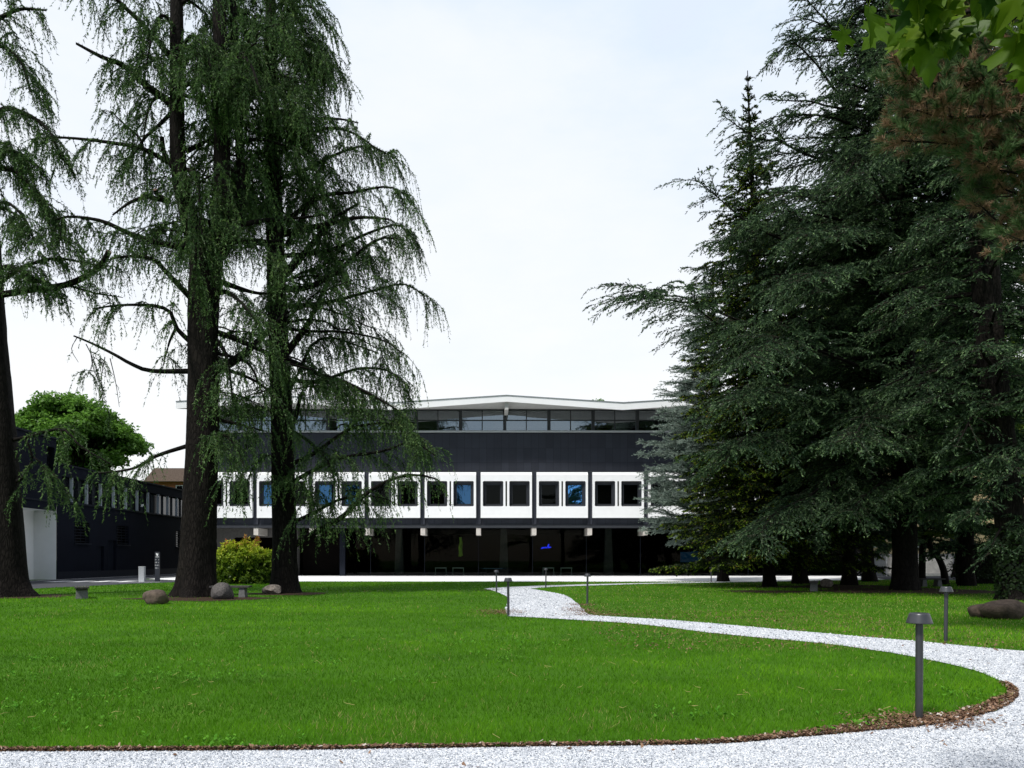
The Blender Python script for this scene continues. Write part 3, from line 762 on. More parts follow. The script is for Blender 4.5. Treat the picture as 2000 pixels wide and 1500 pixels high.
for k in range(-5, 7):
    X = GAP0 + PITCH * k + 0.19
    p = bpy.data.objects.new('facade_panel', pm); COL.objects.link(p); p.parent = bld; p.location = (X, 0, 0)
    s_ = bpy.data.objects.new('slot', slot_me); COL.objects.link(s_); s_.parent = p
    for i in range(2):
        wv_ = bpy.data.objects.new('window', wm[i]); COL.objects.link(wv_); wv_.parent = bld; wv_.location = (X, 0, 0)
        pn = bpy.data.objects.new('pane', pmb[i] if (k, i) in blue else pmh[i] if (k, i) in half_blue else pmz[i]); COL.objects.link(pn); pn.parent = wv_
# dim rooms behind the windows (with rails) - one dark back panel
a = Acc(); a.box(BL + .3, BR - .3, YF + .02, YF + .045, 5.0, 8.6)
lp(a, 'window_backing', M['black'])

# clerestory band: bays between thick mullions
CZ0, CZ1 = 12.14, 13.97
YC = YF + 0.25
xs0 = FX(985); BAY = 3.695
for k in range(-7, 9):
    x0, x1 = xs0 + BAY * k, xs0 + BAY * (k + 1)
    x0, x1 = max(x0, BL + .05), min(x1, BR - .05)
    if x1 - x0 < .5: continue
    a = Acc(); xm = (x0 + x1) / 2
    a.box(x0, x0 + .17, YC - .12, YC + .05, CZ0, CZ1); a.box(x1 - .10, x1 - .002, YC - .12, YC + .05, CZ0, CZ1)
    a.box(xm - .04, xm + .04, YC - .08, YC + .04, CZ0 + .08, CZ1 - .10)
    a.box(x0 + .17, x1 - .10, YC - .07, YC + .04, CZ0, CZ0 + .08); a.box(x0 + .17, x1 - .10, YC - .07, YC + .04, CZ1 - .10, CZ1)
    for u0, u1 in ((x0 + .17, xm - .04), (xm + .04, x1 - .10)):
        a.box(u0, u1, YC - .075, YC + .035, 13.02, 13.10)
    f = lp(a, 'clerestory_window', M['darkmetal'])
    a = Acc(); r_ = np.random.default_rng(k + 50)
    for u0, u1 in ((x0 + .17, xm - .04), (xm + .04, x1 - .10)):
        for z0, z1 in ((CZ0 + .08, 13.02), (13.10, CZ1 - .10)):
            t1, t2 = r_.normal(0, .004, 2)
            a.add([(u0, YC + t1, z0), (u1, YC - t1, z0), (u1, YC - t1 + t2, z1), (u0, YC + t1 + t2, z1)], [(0, 1, 2, 3)])
    lp(a, 'pane', M['skypane'], f)
a = Acc(); a.box(BL + .1, BR - .1, YF + 1.25, YF + 1.3, 12.6, 13.95)
lp(a, 'clerestory_blind', M['greyconcrete'])
# folded plate roof
YR = 61.3
pk, vl = 1.0, 9.28
xs = [-25.9]
k = -3
pts_top = []
for j in range(-3, 5):
    X = pk + vl * j
    pts_top.append((X, 14.56 if j % 2 == 0 else 13.97))
def clip_poly(pts, xa, xb):
    X = np.array([p[0] for p in pts]); Z = np.array([p[1] for p in pts])
    ins = [(x, z) for x, z in pts if xa < x < xb]
    return [(xa, np.interp(xa, X, Z))] + ins + [(xb, np.interp(xb, X, Z))]
top = clip_poly(pts_top, -25.4, 33.0)
a = Acc()
low = [(x, z - (0.53 + 0.08 * (14.56 - z) / .59)) for x, z in top]
SB = 14.0                                          # the soffit rises to one level line along the wall
for i in range(len(top) - 1):
    (x0, z0), (x1, z1) = top[i], top[i + 1]; (_, b0), (_, b1) = low[i], low[i + 1]
    ns = 12
    for q in range(ns):
        u0, u1 = q / ns, (q + 1) / ns
        xa, xb = x0 + (x1 - x0) * u0, x0 + (x1 - x0) * u1; za, zb = z0 + (z1 - z0) * u0, z0 + (z1 - z0) * u1; ba, bb_ = b0 + (b1 - b0) * u0, b0 + (b1 - b0) * u1
        V = [(xa, YR, ba), (xb, YR, bb_), (xb, YR, zb), (xa, YR, za), (xa, 64.35, SB), (xb, 64.35, SB), (xb, 64.35, zb + .3), (xa, 64.35, za + .3), (xa, 86, SB), (xb, 86, SB), (xb, 86, zb + .3), (xa, 86, za + .3)]
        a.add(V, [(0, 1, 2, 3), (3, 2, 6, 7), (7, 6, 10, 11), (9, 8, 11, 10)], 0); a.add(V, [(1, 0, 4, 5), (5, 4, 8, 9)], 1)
for (x, z), (_, b) in ((top[0], low[0]), (top[-1], low[-1])):
    V = [(x, YR, b), (x, 64.35, SB), (x, 86, SB), (x, 86, z + .3), (x, 64.35, z + .3), (x, YR, z)]; a.add(V, [tuple(range(6))], 0)
roof = lp(a, 'roof', [M['roofwhite'], M['soffit']])
a = Acc()
for i in range(len(top) - 1):
    (x0, z0), (x1, z1) = top[i], top[i + 1]
    V = [(x0, YR - .06, z0 - .03), (x1, YR - .06, z1 - .03), (x1, YR - .06, z1 + .012), (x0, YR - .06, z0 + .012), (x0, YR + .05, z0 + .012), (x1, YR + .05, z1 + .012), (x0, YR, z0 - .03), (x1, YR, z1 - .03)]
    a.add(V, [(0, 1, 2, 3), (3, 2, 5, 4), (1, 0, 6, 7)])
lp(a, 'roof_flashing', M['flash'], roof)
for j in (-2, 0, 2):
    X = pk + vl * j
    a = Acc(); a.prism([(X - .15, 13.45), (X + .15, 13.45), (X + .15, 14.02), (X - .15, 14.02)], YR + .25, YF + .1)
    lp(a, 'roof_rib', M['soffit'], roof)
a = Acc(); V, Fq = tubes(np.array([[(11.05, 63, 13.9), (11.05, 63, 14.15), (11.05, 63, 14.4)]]), [.02], [.02], 5); a.add(V, Fq)
lp(a, 'antenna', M['flash'], roof)
# ground floor: concrete beam ends, glazing, interior
for k in range(-5, 8):
    X = GAP0 + PITCH * k
    a = Acc(); a.box(X - .19, X + .19, YF - .05, YF + 2.6, 3.46, 4.055)
    lp(a, 'beam_end', M['concrete'])
GX0 = -13.0; YG = 66.0
a = Acc()
a.box(GX0 - .22, GX0 + .22, YG - .25, YG + .25, 0, 4.06)
for k in range(-2, 8):
    X = GAP0 * YG / YF + PITCH * k
    if X > GX0 + .4: a.box(X - .018, X + .018, YG - .03, YG + .03, .06, 4.06)
a.box(GX0 + .22, BR, YG - .06, YG + .06, 0.0, .06)
lp(a, 'glazing_frame', M['wingtrim'])
for k in range(-3, 8):
    x0, x1 = max(GAP0 * YG / YF + PITCH * k, GX0 + .22), min(GAP0 * YG / YF + PITCH * (k + 1), BR)
    if x1 - x0 < .5: continue
    a = Acc(); t1 = np.random.default_rng(k + 9).normal(0, .006)
    a.add([(x0 + .03, YG + t1, .06), (x1 - .03, YG - t1, .06), (x1 - .03, YG - t1, 4.06), (x0 + .03, YG + t1, 4.06)], [(0, 1, 2, 3)])
    lp(a, 'glass_wall', M['shopglass'])
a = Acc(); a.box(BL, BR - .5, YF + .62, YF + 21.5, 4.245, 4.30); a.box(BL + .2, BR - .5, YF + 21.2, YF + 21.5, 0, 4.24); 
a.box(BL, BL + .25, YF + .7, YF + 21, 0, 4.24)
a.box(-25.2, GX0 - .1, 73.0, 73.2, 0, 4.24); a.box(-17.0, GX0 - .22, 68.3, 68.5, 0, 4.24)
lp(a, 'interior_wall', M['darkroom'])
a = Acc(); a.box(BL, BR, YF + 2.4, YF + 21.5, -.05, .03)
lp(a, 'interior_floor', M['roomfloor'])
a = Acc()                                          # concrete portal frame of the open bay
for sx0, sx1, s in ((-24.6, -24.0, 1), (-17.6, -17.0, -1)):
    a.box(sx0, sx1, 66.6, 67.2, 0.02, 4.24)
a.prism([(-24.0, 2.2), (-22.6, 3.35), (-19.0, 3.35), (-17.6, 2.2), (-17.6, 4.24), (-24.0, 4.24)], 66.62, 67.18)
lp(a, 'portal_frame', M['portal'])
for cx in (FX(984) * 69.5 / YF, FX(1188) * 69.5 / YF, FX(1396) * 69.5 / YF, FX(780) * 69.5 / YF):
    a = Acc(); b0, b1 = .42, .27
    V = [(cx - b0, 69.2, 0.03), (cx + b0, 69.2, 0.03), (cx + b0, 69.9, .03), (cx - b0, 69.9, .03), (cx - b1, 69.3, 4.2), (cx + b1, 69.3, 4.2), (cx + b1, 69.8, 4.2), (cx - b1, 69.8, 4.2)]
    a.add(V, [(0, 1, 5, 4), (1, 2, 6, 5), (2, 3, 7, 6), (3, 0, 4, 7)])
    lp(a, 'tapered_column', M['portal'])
# things behind the glass
YI = 68.0
def table(x, w_, label):
    t = thing('lounge_table', label, 'table', ((x - CX) * YI / F, YI, .03), 0, 'pale tables behind the glass')
    a = Acc(); a.box(-w_ / 2, w_ / 2, -.3, .3, .60, .68); a.build('tabletop', M['furniture'], t)
    for s in (-1, 1):
        a = Acc(); a.box(s * w_ / 2 - .05, s * w_ / 2 + .05, -.28, .28, .0, .10); a.box(s * (w_ / 2 - .03) - .03, s * (w_ / 2 - .03) + .03, -.05, .05, .10, .598); a.build('leg', M['furniture'], t)
table(861, 1.0, 'pale table behind the glass, nearest the lime drape on its west side')
table(895, 1.0, 'pale table behind the glass directly below the lime green drape')
table(1071, 1.0, 'pale table behind the glass under the blue neon sign')
table(1106, 1.0, 'pale table behind the glass just past the blue neon sign')
c = W(898, 1068, YI)
a = Acc(); r_ = np.random.default_rng(2)
P = resample([(0, 0, .85), (.06, .02, .4), (-.02, 0, 0), (.05, 0, -.5), (.0, 0, -.85)], 14)
Vt, Fq = tubes(P[None], [.05], [.14], 8); a.add(Vt, Fq, smooth=True)
P = resample([(.1, .1, .85), (.18, .12, .3), (.15, .1, -.3), (.2, .1, -.8)], 12)
Vt, Fq = tubes(P[None], [.04], [.07], 8); a.add(Vt, Fq, smooth=True)
o = a.build('hanging_drape', M['lime']); o.location = c
tag(o, 'lime green twisted drape hanging behind the ground floor glass', 'drape')
c = W(967, 1111, 67.6)
t = thing('display_table', 'low table behind the glass with shiny top coloured as reflected blue sky', 'table', (c[0], 68.2, .03))
a = Acc(); a.add([(-1.0, -.5, .62), (.7, -.5, .62), (1.0, .9, .62), (-1.4, .9, .62), (-1.0, -.5, .56), (.7, -.5, .56), (1.0, .9, .56), (-1.4, .9, .56)], [(0, 1, 2, 3), (4, 7, 6, 5), (0, 4, 5, 1), (1, 5, 6, 2), (2, 6, 7, 3), (3, 7, 4, 0)])
a.build('tabletop', M['skytint_top'], t)
for x, y in ((-.8, -.3), (.55, -.3), (.8, .7), (-1.1, .7)):
    a = Acc(); a.box(x - .03, x + .03, y - .03, y + .03, 0, .558); a.build('leg', M['darkmetal'], t)
# blue neon handwriting
a = Acc()
c = W(1067, 1070, 68.6)
pts = [(-.48, -.10), (-.40, .02), (-.34, .04), (-.32, -.06), (-.26, .03), (-.20, .06), (-.12, -.04), (-.08, .06), (-.02, .07), (.02, -.02), (.08, .02), (.12, .10), (.20, .32), (.24, .30), (.19, .0), (.26, .03), (.33, .10), (.30, .0), (.40, .08), (.45, .02)]
P = resample([(x * .95, 0, z * .95) for x, z in pts], 90)
Vt, Fq = tubes(P[None], [.035], [.035], 6); a.add(Vt, Fq, smooth=True)
o = a.build('neon_sign', M['neon']); o.location = c
tag(o, 'small blue handwritten neon sign glowing behind the glass', 'neon sign')
for x, w_, h_, lab in ((1345, 1.5, .95, 'wide blue wall screen inside, in the east of the glass ground floor'), (1362, .9, 1.1, 'narrow blue wall screen inside beside the wide one')):
    c = W(x, 1088, 71.0); a = Acc(); a.box(c[0] - w_ / 2, c[0] + w_ / 2, 71.0 + (.3 if w_ < 1 else 0), 71.08 + (.3 if w_ < 1 else 0), c[2] - h_ / 2, c[2] + h_ / 2)
    tag(a.build('wall_screen', M['bluescreen']), lab, 'screen')

# ------------------------------------------------------------------ dark wing on the left
XW = -31.3
wing = thing('side_wing', 'low dark navy wing with a ribbon of finned windows and tall white recess', 'building', (XW, 55, 0))
def wp(acc_, name, mats, parent=wing):
    for v in acc_.V:
        v[:, 0] -= XW; v[:, 1] -= 55
    return acc_.build(name, mats, parent)
def wall_x(acc_, x, y0, y1, z0, z1, holes, depth=0.3):
    """wall plane facing +x at x, with rectangular holes (y0,y1,z0,z1) and their reveals"""
    ys = sorted({y0, y1, *[h[0] for h in holes], *[h[1] for h in holes]}); zs = sorted({z0, z1, *[h[2] for h in holes], *[h[3] for h in holes]})
    for i in range(len(ys) - 1):
        for j in range(len(zs) - 1):
            cy, cz = (ys[i] + ys[i + 1]) / 2, (zs[j] + zs[j + 1]) / 2
            if any(h[0] < cy < h[1] and h[2] < cz < h[3] for h in holes): continue
            acc_.add([(x, ys[i], zs[j]), (x, ys[i + 1], zs[j]), (x, ys[i + 1], zs[j + 1]), (x, ys[i], zs[j + 1])], [(0, 1, 2, 3)])
    for h in holes:
        d = depth
        V = [(x, h[0], h[2]), (x, h[1], h[2]), (x, h[1], h[3]), (x, h[0], h[3]), (x - d, h[0], h[2]), (x - d, h[1], h[2]), (x - d, h[1], h[3]), (x - d, h[0], h[3])]
        acc_.add(V, [(0, 4, 5, 1), (1, 5, 6, 2), (2, 6, 7, 3), (3, 7, 4, 0)])
WE = 96.0
bars = [(57.3, 59.4, 2.68, 4.25), (63.7, 65.8, 2.68, 4.25), (75.6, 77.7, 2.68, 4.25)]
doors = [(60.6, 61.6, .05, 2.5), (62.3, 63.6, .05, 3.0)]
rib = (55.6, WE - .8, 5.68, 7.5)
a = Acc(); wall_x(a, XW, 54.92, WE, 0, 8.3, bars + doors + [rib], .35)
a.add([(XW, 54.92, 8.3), (XW, WE, 8.3), (XW - 16, WE, 8.3), (XW - 16, 54.92, 8.3)], [(0, 1, 2, 3)])
a.add([(XW, WE, 0), (XW - 16, WE, 0), (XW - 16, WE, 8.3), (XW, WE, 8.3)], [(0, 1, 2, 3)])
# tall block with the recess
REC = (51.0, 54.9, 0.0, 4.9)
wall_x(a, XW, 30, 54.915, 0, 10.0, [REC, (53.75, 54.7, 6.95, 9.4)], .35)
a.add([(XW, 54.915, 8.3), (XW - 16, 54.915, 8.3), (XW - 16, 54.915, 10.0), (XW, 54.915, 10.0)], [(0, 3, 2, 1)])
a.add([(XW, 30, 10.0), (XW, 54.915, 10.0), (XW - 16, 54.915, 10.0), (XW - 16, 30, 10.0)], [(0, 1, 2, 3)])
wp(a, 'wall', M['wing'])
a = Acc()                                          # white recess: back, far jamb, near jamb, ceiling
V = [(XW - .352, 51.0, .0), (XW - .352, 54.9, 0), (XW - .352, 54.9, 4.9), (XW - .352, 51.0, 4.9), (XW - 1.6, 51.0, 0), (XW - 1.6, 54.9, 0), (XW - 1.6, 54.9, 4.9), (XW - 1.6, 51.0, 4.9)]
V2 = [(XW - .004, 51.004, .0), (XW - .004, 54.896, 0), (XW - .004, 54.896, 4.896), (XW - .004, 51.004, 4.896), (XW - 1.6, 51.004, 0), (XW - 1.6, 54.896, 0), (XW - 1.6, 54.896, 4.896), (XW - 1.6, 51.004, 4.896)]
a.add(V2, [(4, 5, 6, 7), (1, 2, 6, 5), (0, 4, 7, 3), (3, 7, 6, 2)])
rec = wp(a, 'white_recess', M['white'])
a = Acc(); a.box(XW - 1.58, XW - 1.48, 51.2, 53.75, .02, 2.75)
wp(a, 'door', M['flash'], rec)
a = Acc()
a.box(XW - .01, XW + .10, 55.3, WE, 5.56, 5.677); a.box(XW - .01, XW + .06, 30, 54.9, 5.50, 5.60)
a.box(XW - .2, XW + .08, 54.92, WE + .1, 8.304, 8.40); a.box(XW - .2, XW + .10, 30, 55.0, 10.004, 10.12); a.box(XW - .01, XW + .05, 55, WE, .0, .55)
wp(a, 'cornice', M['wingtrim'])
a = Acc(); a.box(XW - .5, XW - .36, 55, WE - .5, 5.3, 7.7); a.box(XW - .5, XW - .36, 53.6, 54.8, 6.8, 9.5)
for d in bars: a.box(XW - .5, XW - .36, d[0] - .1, d[1] + .1, d[2] - .1, d[3] + .1)
wp(a, 'window_glass', M['blackglass'])
a = Acc()
for d in doors: a.box(XW - .30, XW - .22, d[0], d[1], d[2], d[3])
wp(a, 'service_door', M['wingtrim'])
for k in range(0, 20):
    y = 57.05 + 2.095 * (k - .0) 
    if y > WE - 1: break
    a = Acc(); a.box(XW - .22, XW + .02, y - .028, y + .028, 5.69, 7.49); f = wp(a, 'window_fin', M['fin'])
for d in bars:
    a = Acc()
    for j in range(7):
        z = d[2] + .12 + j * (d[3] - d[2] - .24) / 6
        a.box(XW - .10, XW - .07, d[0] + .02, d[1] - .02, z - .018, z + .018)
    for y in (d[0] + .35, (d[0] + d[1]) / 2, d[1] - .35): a.box(XW - .115, XW - .10, y - .015, y + .015, d[2] + .02, d[3] - .02)
    g = wp(a, 'window_grille', M['wingtrim'])
    a = Acc(); a.box(XW + .002, XW + .14, d[0] - .12, d[1] + .12, d[2] - .10, d[2] - .003); wp(a, 'sill', M['wingtrim'], g)
# security camera on the wing
t = thing('security_camera', 'small white security camera on the ribbon windows of the dark wing', 'camera', (XW, 68.0, 6.15))
a = Acc(); a.box(0.02, .22, -.03, .03, .10, .16); a.build('bracket', M['letters'], t)
a = Acc(); P = np.array([[(.2, -.02, .08), (.26, -.22, .03), (.32, -.42, -.02)]]); Vt, Fq = tubes(P, [.09], [.10], 10); a.add(Vt, Fq, smooth=True); a.add(Vt[:10], [tuple(range(10))]); a.add(Vt[-10:], [tuple(range(10))]); a.build('housing', M['letters'], t)

# ------------------------------------------------------------------ far buildings, boundary wall, fence
b = thing('brick_house', 'distant terracotta brick house with brown tiled roof', 'house', (-48, 112, 0))
a = Acc(); a.box(-2.2, 12, 0, 12, 0, 12.7); a.build('wall', M['terracotta'], b)
a = Acc(); a.prism([(-2.8, 12.7), (12.8, 12.7), (11.0, 14.6), (-1.2, 14.6)], -.8, 12.8); rf = a.build('roof', M['rooftile'], b)
a = Acc(); a.box(4.2, 5.2, 2, 3, 14.2, 15.7); a.build('chimney', M['terracotta'], rf)
for x in (-1.2, 1.6, 4.4, 7.2, 10):
    for z in (3.4, 6.9, 10.5):
        a = Acc(); a.box(x, x + 1.1, -.05, -.003, z, z + 1.7); wn = a.build('window', M['letters'], b)
        a = Acc(); a.box(x + .12, x + .98, -.08, -.052, z + .12, z + 1.58); a.build('pane', M['blackglass'], wn)
b = thing('cream_house', 'cream yellow house behind the pale boundary wall', 'house', (40, 76, 0))
a = Acc(); a.box(-6, 36, 0, 10, 0, 11); a.build('wall', M['cream'], b)
a = Acc(); a.prism([(-6.6, 11), (36.6, 11), (33, 13.2), (-3, 13.2)], -.6, 10.6); a.build('roof', M['rooftile'], b)
for x in (-3, 1.2, 5.6, 10, 14.4, 18.8, 23):
    for z in (2.6, 6.4):
        a = Acc(); a.box(x, x + 1.2, -.06, -.003, z, z + 1.9); wn = a.build('window', M['letters'], b)
        a = Acc(); a.box(x + .12, x + 1.08, -.09, -.062, z + .12, z + 1.78); a.build('pane', M['blackglass'], wn)
        for u in (x - .5, x + 1.23):
            a = Acc(); a.box(u, u + .47, -.09, -.03, z, z + 1.9); a.build('shutter', M['wingtrim'], wn)
b = thing('boundary_wall', 'weathered pale concrete boundary wall behind the conifers', 'wall', (33, 67, 0))
a = Acc(); a.box(0, 44, 0, .35, 0, 1.75); a.build('wall', M['palewall'], b)
a = Acc(); a.box(-.02, 44.02, -.05, .40, 1.753, 1.92); a.build('coping', M['greyconcrete'], b)
a = Acc(); a.box(0, 44, -.22, -.003, 0, .22); a.build('kerb', M['greyconcrete'], b)
b = thing('wire_fence', 'thin chain link fence in front of the pale boundary wall', 'fence', (33, 64.5, 0))
a = Acc()
hh = 2.0; n = 150
P = np.array([[(i * .28 - 3, 0, .08), (i * .28 - 3 + hh * .5, 0, .08 + hh * .5), (i * .28 - 3 + hh, 0, .08 + hh)] for i in range(n)])
Q = np.array([[(i * .28 - 3, 0, .08 + hh), (i * .28 - 3 + hh * .5, 0, .08 + hh * .5), (i * .28 - 3 + hh, 0, .08)] for i in range(n)])
for R_ in (P, Q):
    Vt, Fq = tubes(R_, np.full(n, .004), np.full(n, .004), 3); a.add(Vt, Fq)
a.build('mesh_panel', M['wire'], b)
for i in range(15):
    a = Acc(); a.lathe([(.0, 2.15), (.03, 2.15), (.03, 0)], (i * 2.8, .05, 0), 8); a.build('post', M['wire'], b)

# ------------------------------------------------------------------ street furniture
def lamp_proto():
    t = thing('bollard_lamp', '', 'lamp')
    a = Acc(); a.lathe([(.0, .0), (.055, .0), (.055, .008), (.033, .012)], k=24); a.build('base_plate', M['lamp'], t)
    a = Acc(); a.lathe([(.0325, .01), (.0325, .905)], k=20); a.build('pole', M['lamp'], t)
    a = Acc(); a.lathe([(0, 1.0), (.06, 1.0), (.078, .998), (.0865, .990), (.089, .980), (.111, .912), (.1125, .905), (.110, .902), (.10, .904), (.085, .955), (.036, .965)], k=40); a.build('lamp_shade', M['lamp'], t)
    a = Acc(); a.lathe([(.0335, .91), (.075, .912), (.08, .93), (.034, .95)], k=24); a.build('lens', M['lens'], t)
    return t
def copy_tree(o, parent=None):
    c = o.copy(); COL.objects.link(c)
    if parent is not None: c.parent = parent
    for ch in list(o.children): copy_tree(ch, c)
    return c
lamps = [((1795, 1408), 'largest graphite bollard lamp, on the mulched lawn tip beside the front gravel', 0),
    ((1847, 1254.5), 'graphite bollard lamp across the path from the mulched lawn tip, before the dark conifers', 0),
    ((993, 1203.5), 'graphite bollard lamp at the inner bend of the path where the lawn edge is mulched', 0),
    ((1147, 1179.5), 'graphite bollard lamp on the lawn at the outer bend of the gravel path', 0),
    ((970, 1158.3), 'small bollard lamp at the pointed far end of the gravel path', 0),
    ((1066, 1147.6), 'small bollard lamp beside the thin branch path before the glass ground floor', 0),
    ((1389, 1137.6), 'tiny far bollard lamp at the paving edge under the silver blue cedar', 0)]
lp0 = lamp_proto()
for i, ((x, y), lab, _) in enumerate(lamps):
    o = lp0 if i == 0 else copy_tree(lp0)
    g = G(x, y); o.location = (g[0], g[1], 0); o['label'] = lab; o['group'] = 'bollard lamps along the gravel path'
    o.rotation_euler = (math.radians([0, .5, -.4, .3, .8, -.6, .2][i]), math.radians([.2, .3, .2, -.7, .5, .4, 0][i]), i)

def bench(loc, rz, label, L=1.5, wd=.5, h=.45, legw=.38, planks=False):
    t = thing('stone_bench', label, 'bench', (loc[0], loc[1], 0), rz, 'stone benches under the trees')
    a = Acc()
    if planks:
        n_ = 5
        for i in range(n_):
            w_ = wd / n_; a.box(-L / 2, L / 2, -wd / 2 + i * w_ + .006, -wd / 2 + (i + 1) * w_ - .006, h - .055 + .004 * (i % 2), h + .004 * (i % 2))
        a.box(-L / 2 + .1, L / 2 - .1, -wd / 2 + .05, wd / 2 - .05, h - .11, h - .056)
    else:
        a.box(-L / 2, L / 2, -wd / 2, wd / 2, h - .07, h)
    o = a.build('seat', M['slab'], t); bv = o.modifiers.new('b', 'BEVEL'); bv.width = .008; bv.segments = 2
    for s in (-1, 1):
        a = Acc(); x = s * (L / 2 - .28); b1, b0 = .10, .13; z1 = h - (.112 if planks else .072)
        V = [(x - b0, -legw / 2 - .02, 0), (x + b0, -legw / 2 - .02, 0), (x + b0, legw / 2 + .02, 0), (x - b0, legw / 2 + .02, 0), (x - b1, -legw / 2, z1), (x + b1, -legw / 2, z1), (x + b1, legw / 2, z1), (x - b1, legw / 2, z1)]
        a.add(V, [(0, 1, 5, 4), (1, 2, 6, 5), (2, 3, 7, 6), (3, 0, 4, 7), (4, 5, 6, 7), (0, 3, 2, 1)])
        o = a.build('leg', M['benchleg'], t); bv = o.modifiers.new('b', 'BEVEL'); bv.width = .012; bv.segments = 2
g = G(159, 1170); bench((g[0] - .25, g[1] + .5), math.atan2(g[1], g[0]), 'slatted stone bench seen end on beside the westernmost trunk', planks=True)
g = G(449, 1167); bench((g[0], g[1] + .1), 0.05, 'stone bench half hidden behind the round grey boulder')
g = G(1590, 1155); bench((g[0] + .2, g[1] + .5), math.atan2(g[1], g[0]), 'stone bench seen end on before the pale rock under the conifers', legw=.3, wd=.38)
g = G(1817, 1146); bench((g[0], g[1]), 0.0, 'stone bench between the broad trunk and the curved thin trunk', L=1.35)

def boulder(name, label, cx, by, w_, h_, d_, m, seed, rz=0, rough=.10):
    g = G(cx, by); Y = g[1]; s = Y / F
    bm = bmesh.new(); bmesh.ops.create_icosphere(bm, subdivisions=5, radius=1.0)
    r = np.random.default_rng(seed)
    dirs = randunit(r, 14); amp = r.normal(0, rough, 14); fr = r.uniform(1.5, 4.5, 14); ph = r.uniform(0, 6.3, 14)
    cuts = [(unit(np.array([*r.normal(0, 1, 2), abs(r.normal(0, .6))])), r.uniform(.74, .95)) for _ in range(7)]
    for v in bm.verts:
        p = np.array(v.co); k = 1 + sum(amp[i] * math.sin(fr[i] * (p @ dirs[i]) + ph[i]) for i in range(14)) * .5
        p = p * k
        for n_, c_ in cuts:
            e_ = p @ n_ - c_
            if e_ > 0: p = p - n_ * e_ * .7
        v.co = p
    co = np.array([v.co for v in bm.verts]); mn, mx = co.min(0), co.max(0)
    for v in bm.verts:
        p = (np.array(v.co) - mn) / (mx - mn)
        v.co = ((p[0] - .5) * w_ * s, (p[1] - .5) * d_, p[2] * (h_ * s + .08) - .08)
    for f in bm.faces: f.smooth = True
    me = bpy.data.meshes.new(name); bm.to_mesh(me); bm.free()
    o = link(name, me, m); o.location = (g[0], Y + d_ * .4, 0); o.rotation_euler = (0, 0, rz)
    return tag(o, label, 'boulder', 'boulders lying on the lawn')
boulder('boulder', 'smooth brown boulder on the lawn before the forked cedar', 296, 1181, 51, 29, .75, M['stonebrown'], 3, .1, .08)
boulder('boulder', 'round speckled grey boulder at the foot of the forked cedar', 427, 1171, 43, 33, .8, M['stonegrey'], 5, 0, .05)
boulder('boulder', 'pale rough rock behind the straight cedar trunk', 526, 1161, 40, 19, .8, M['stonepale'], 8, 0, .16)
boulder('boulder', 'pale jagged rock in shade under the conifers', 1621, 1147, 26, 17, .6, M['stonepale'], 12, 0, .2)
boulder('boulder', 'dark rounded rock, smaller of the pair by the ivy trunk', 1925, 1207, 40, 27, .6, M['stonedark'], 14, .1, .08)
boulder('boulder', 'long dark brown rock, larger of the pair by the ivy trunk', 1976, 1211, 84, 39, .8, M['stonedark'], 17, -.1, .10)

g = G(277.5, 1137)
t = thing('stone_bollard', 'square pale grey bollard post at the driveway edge', 'bollard', (g[0], g[1], 0), .15)
a = Acc(); a.box(-.17, .17, -.17, .17, 0, .93); o = a.build('post', M['bollard'], t); bv = o.modifiers.new('b', 'BEVEL'); bv.width = .012
a = Acc(); a.box(-.18, .18, -.18, .18, .932, 1.0); o = a.build('cap', M['bollard'], t); bv = o.modifiers.new('b', 'BEVEL'); bv.width = .012
g = G(307.5, 1136)
t = thing('sign_totem', 'slim dark totem sign with white lettering at the driveway edge', 'sign', (g[0], g[1], 0))
a = Acc(); a.box(-.15, .15, -.05, .05, 0, 1.93); o = a.build('panel', M['totem'], t); bv = o.modifiers.new('b', 'BEVEL'); bv.width = .006
s = g[1] / F
r_ = np.random.default_rng(4)
def glyph_row(z, x0, x1, h_):
    a = Acc(); x = x0
    while x < x1 - .012:
        w_ = min(r_.uniform(.022, .034), x1 - x)
        kind = r_.integers(0, 4)
        a.box(x, x + .009, -.054, -.0505, z, z + h_)
        if kind != 3: a.box(x + .009, x + w_, -.054, -.0505, z + h_ - .011, z + h_)
        if kind in (1, 2): a.box(x + .009, x + w_, -.054, -.0505, z, z + .011)
        if kind == 2: a.box(x + w_ - .008, x + w_, -.054, -.0505, z + .011, z + h_ - .011)
        if kind == 0: a.box(x + .009, x + w_ * .9, -.054, -.0505, z + h_ * .45, z + h_ * .6)
        x += w_ + .010
    a.build('lettering', M['letters'], t)
a = Acc(); a.add([(-.08, -.054, 1.84), (-.06, -.054, 1.72), (0.04, -.054, 1.66), (.08, -.054, 1.75), (.075, -.054, 1.85), (.02, -.054, 1.82), (-.03, -.054, 1.86)], [tuple(range(7))]); a.build('emblem', M['letters'], t)
for y, w_ in ((1087.8, .265), (1093.2, .125), (1098.7, .155), (1104.0, .185), (1109.5, .15)):
    z = EYE + (HY - y) * s - .03
    glyph_row(z, -.135, -.135 + w_, .065)
    if w_ < .2: glyph_row(z, .095, .125, .06)

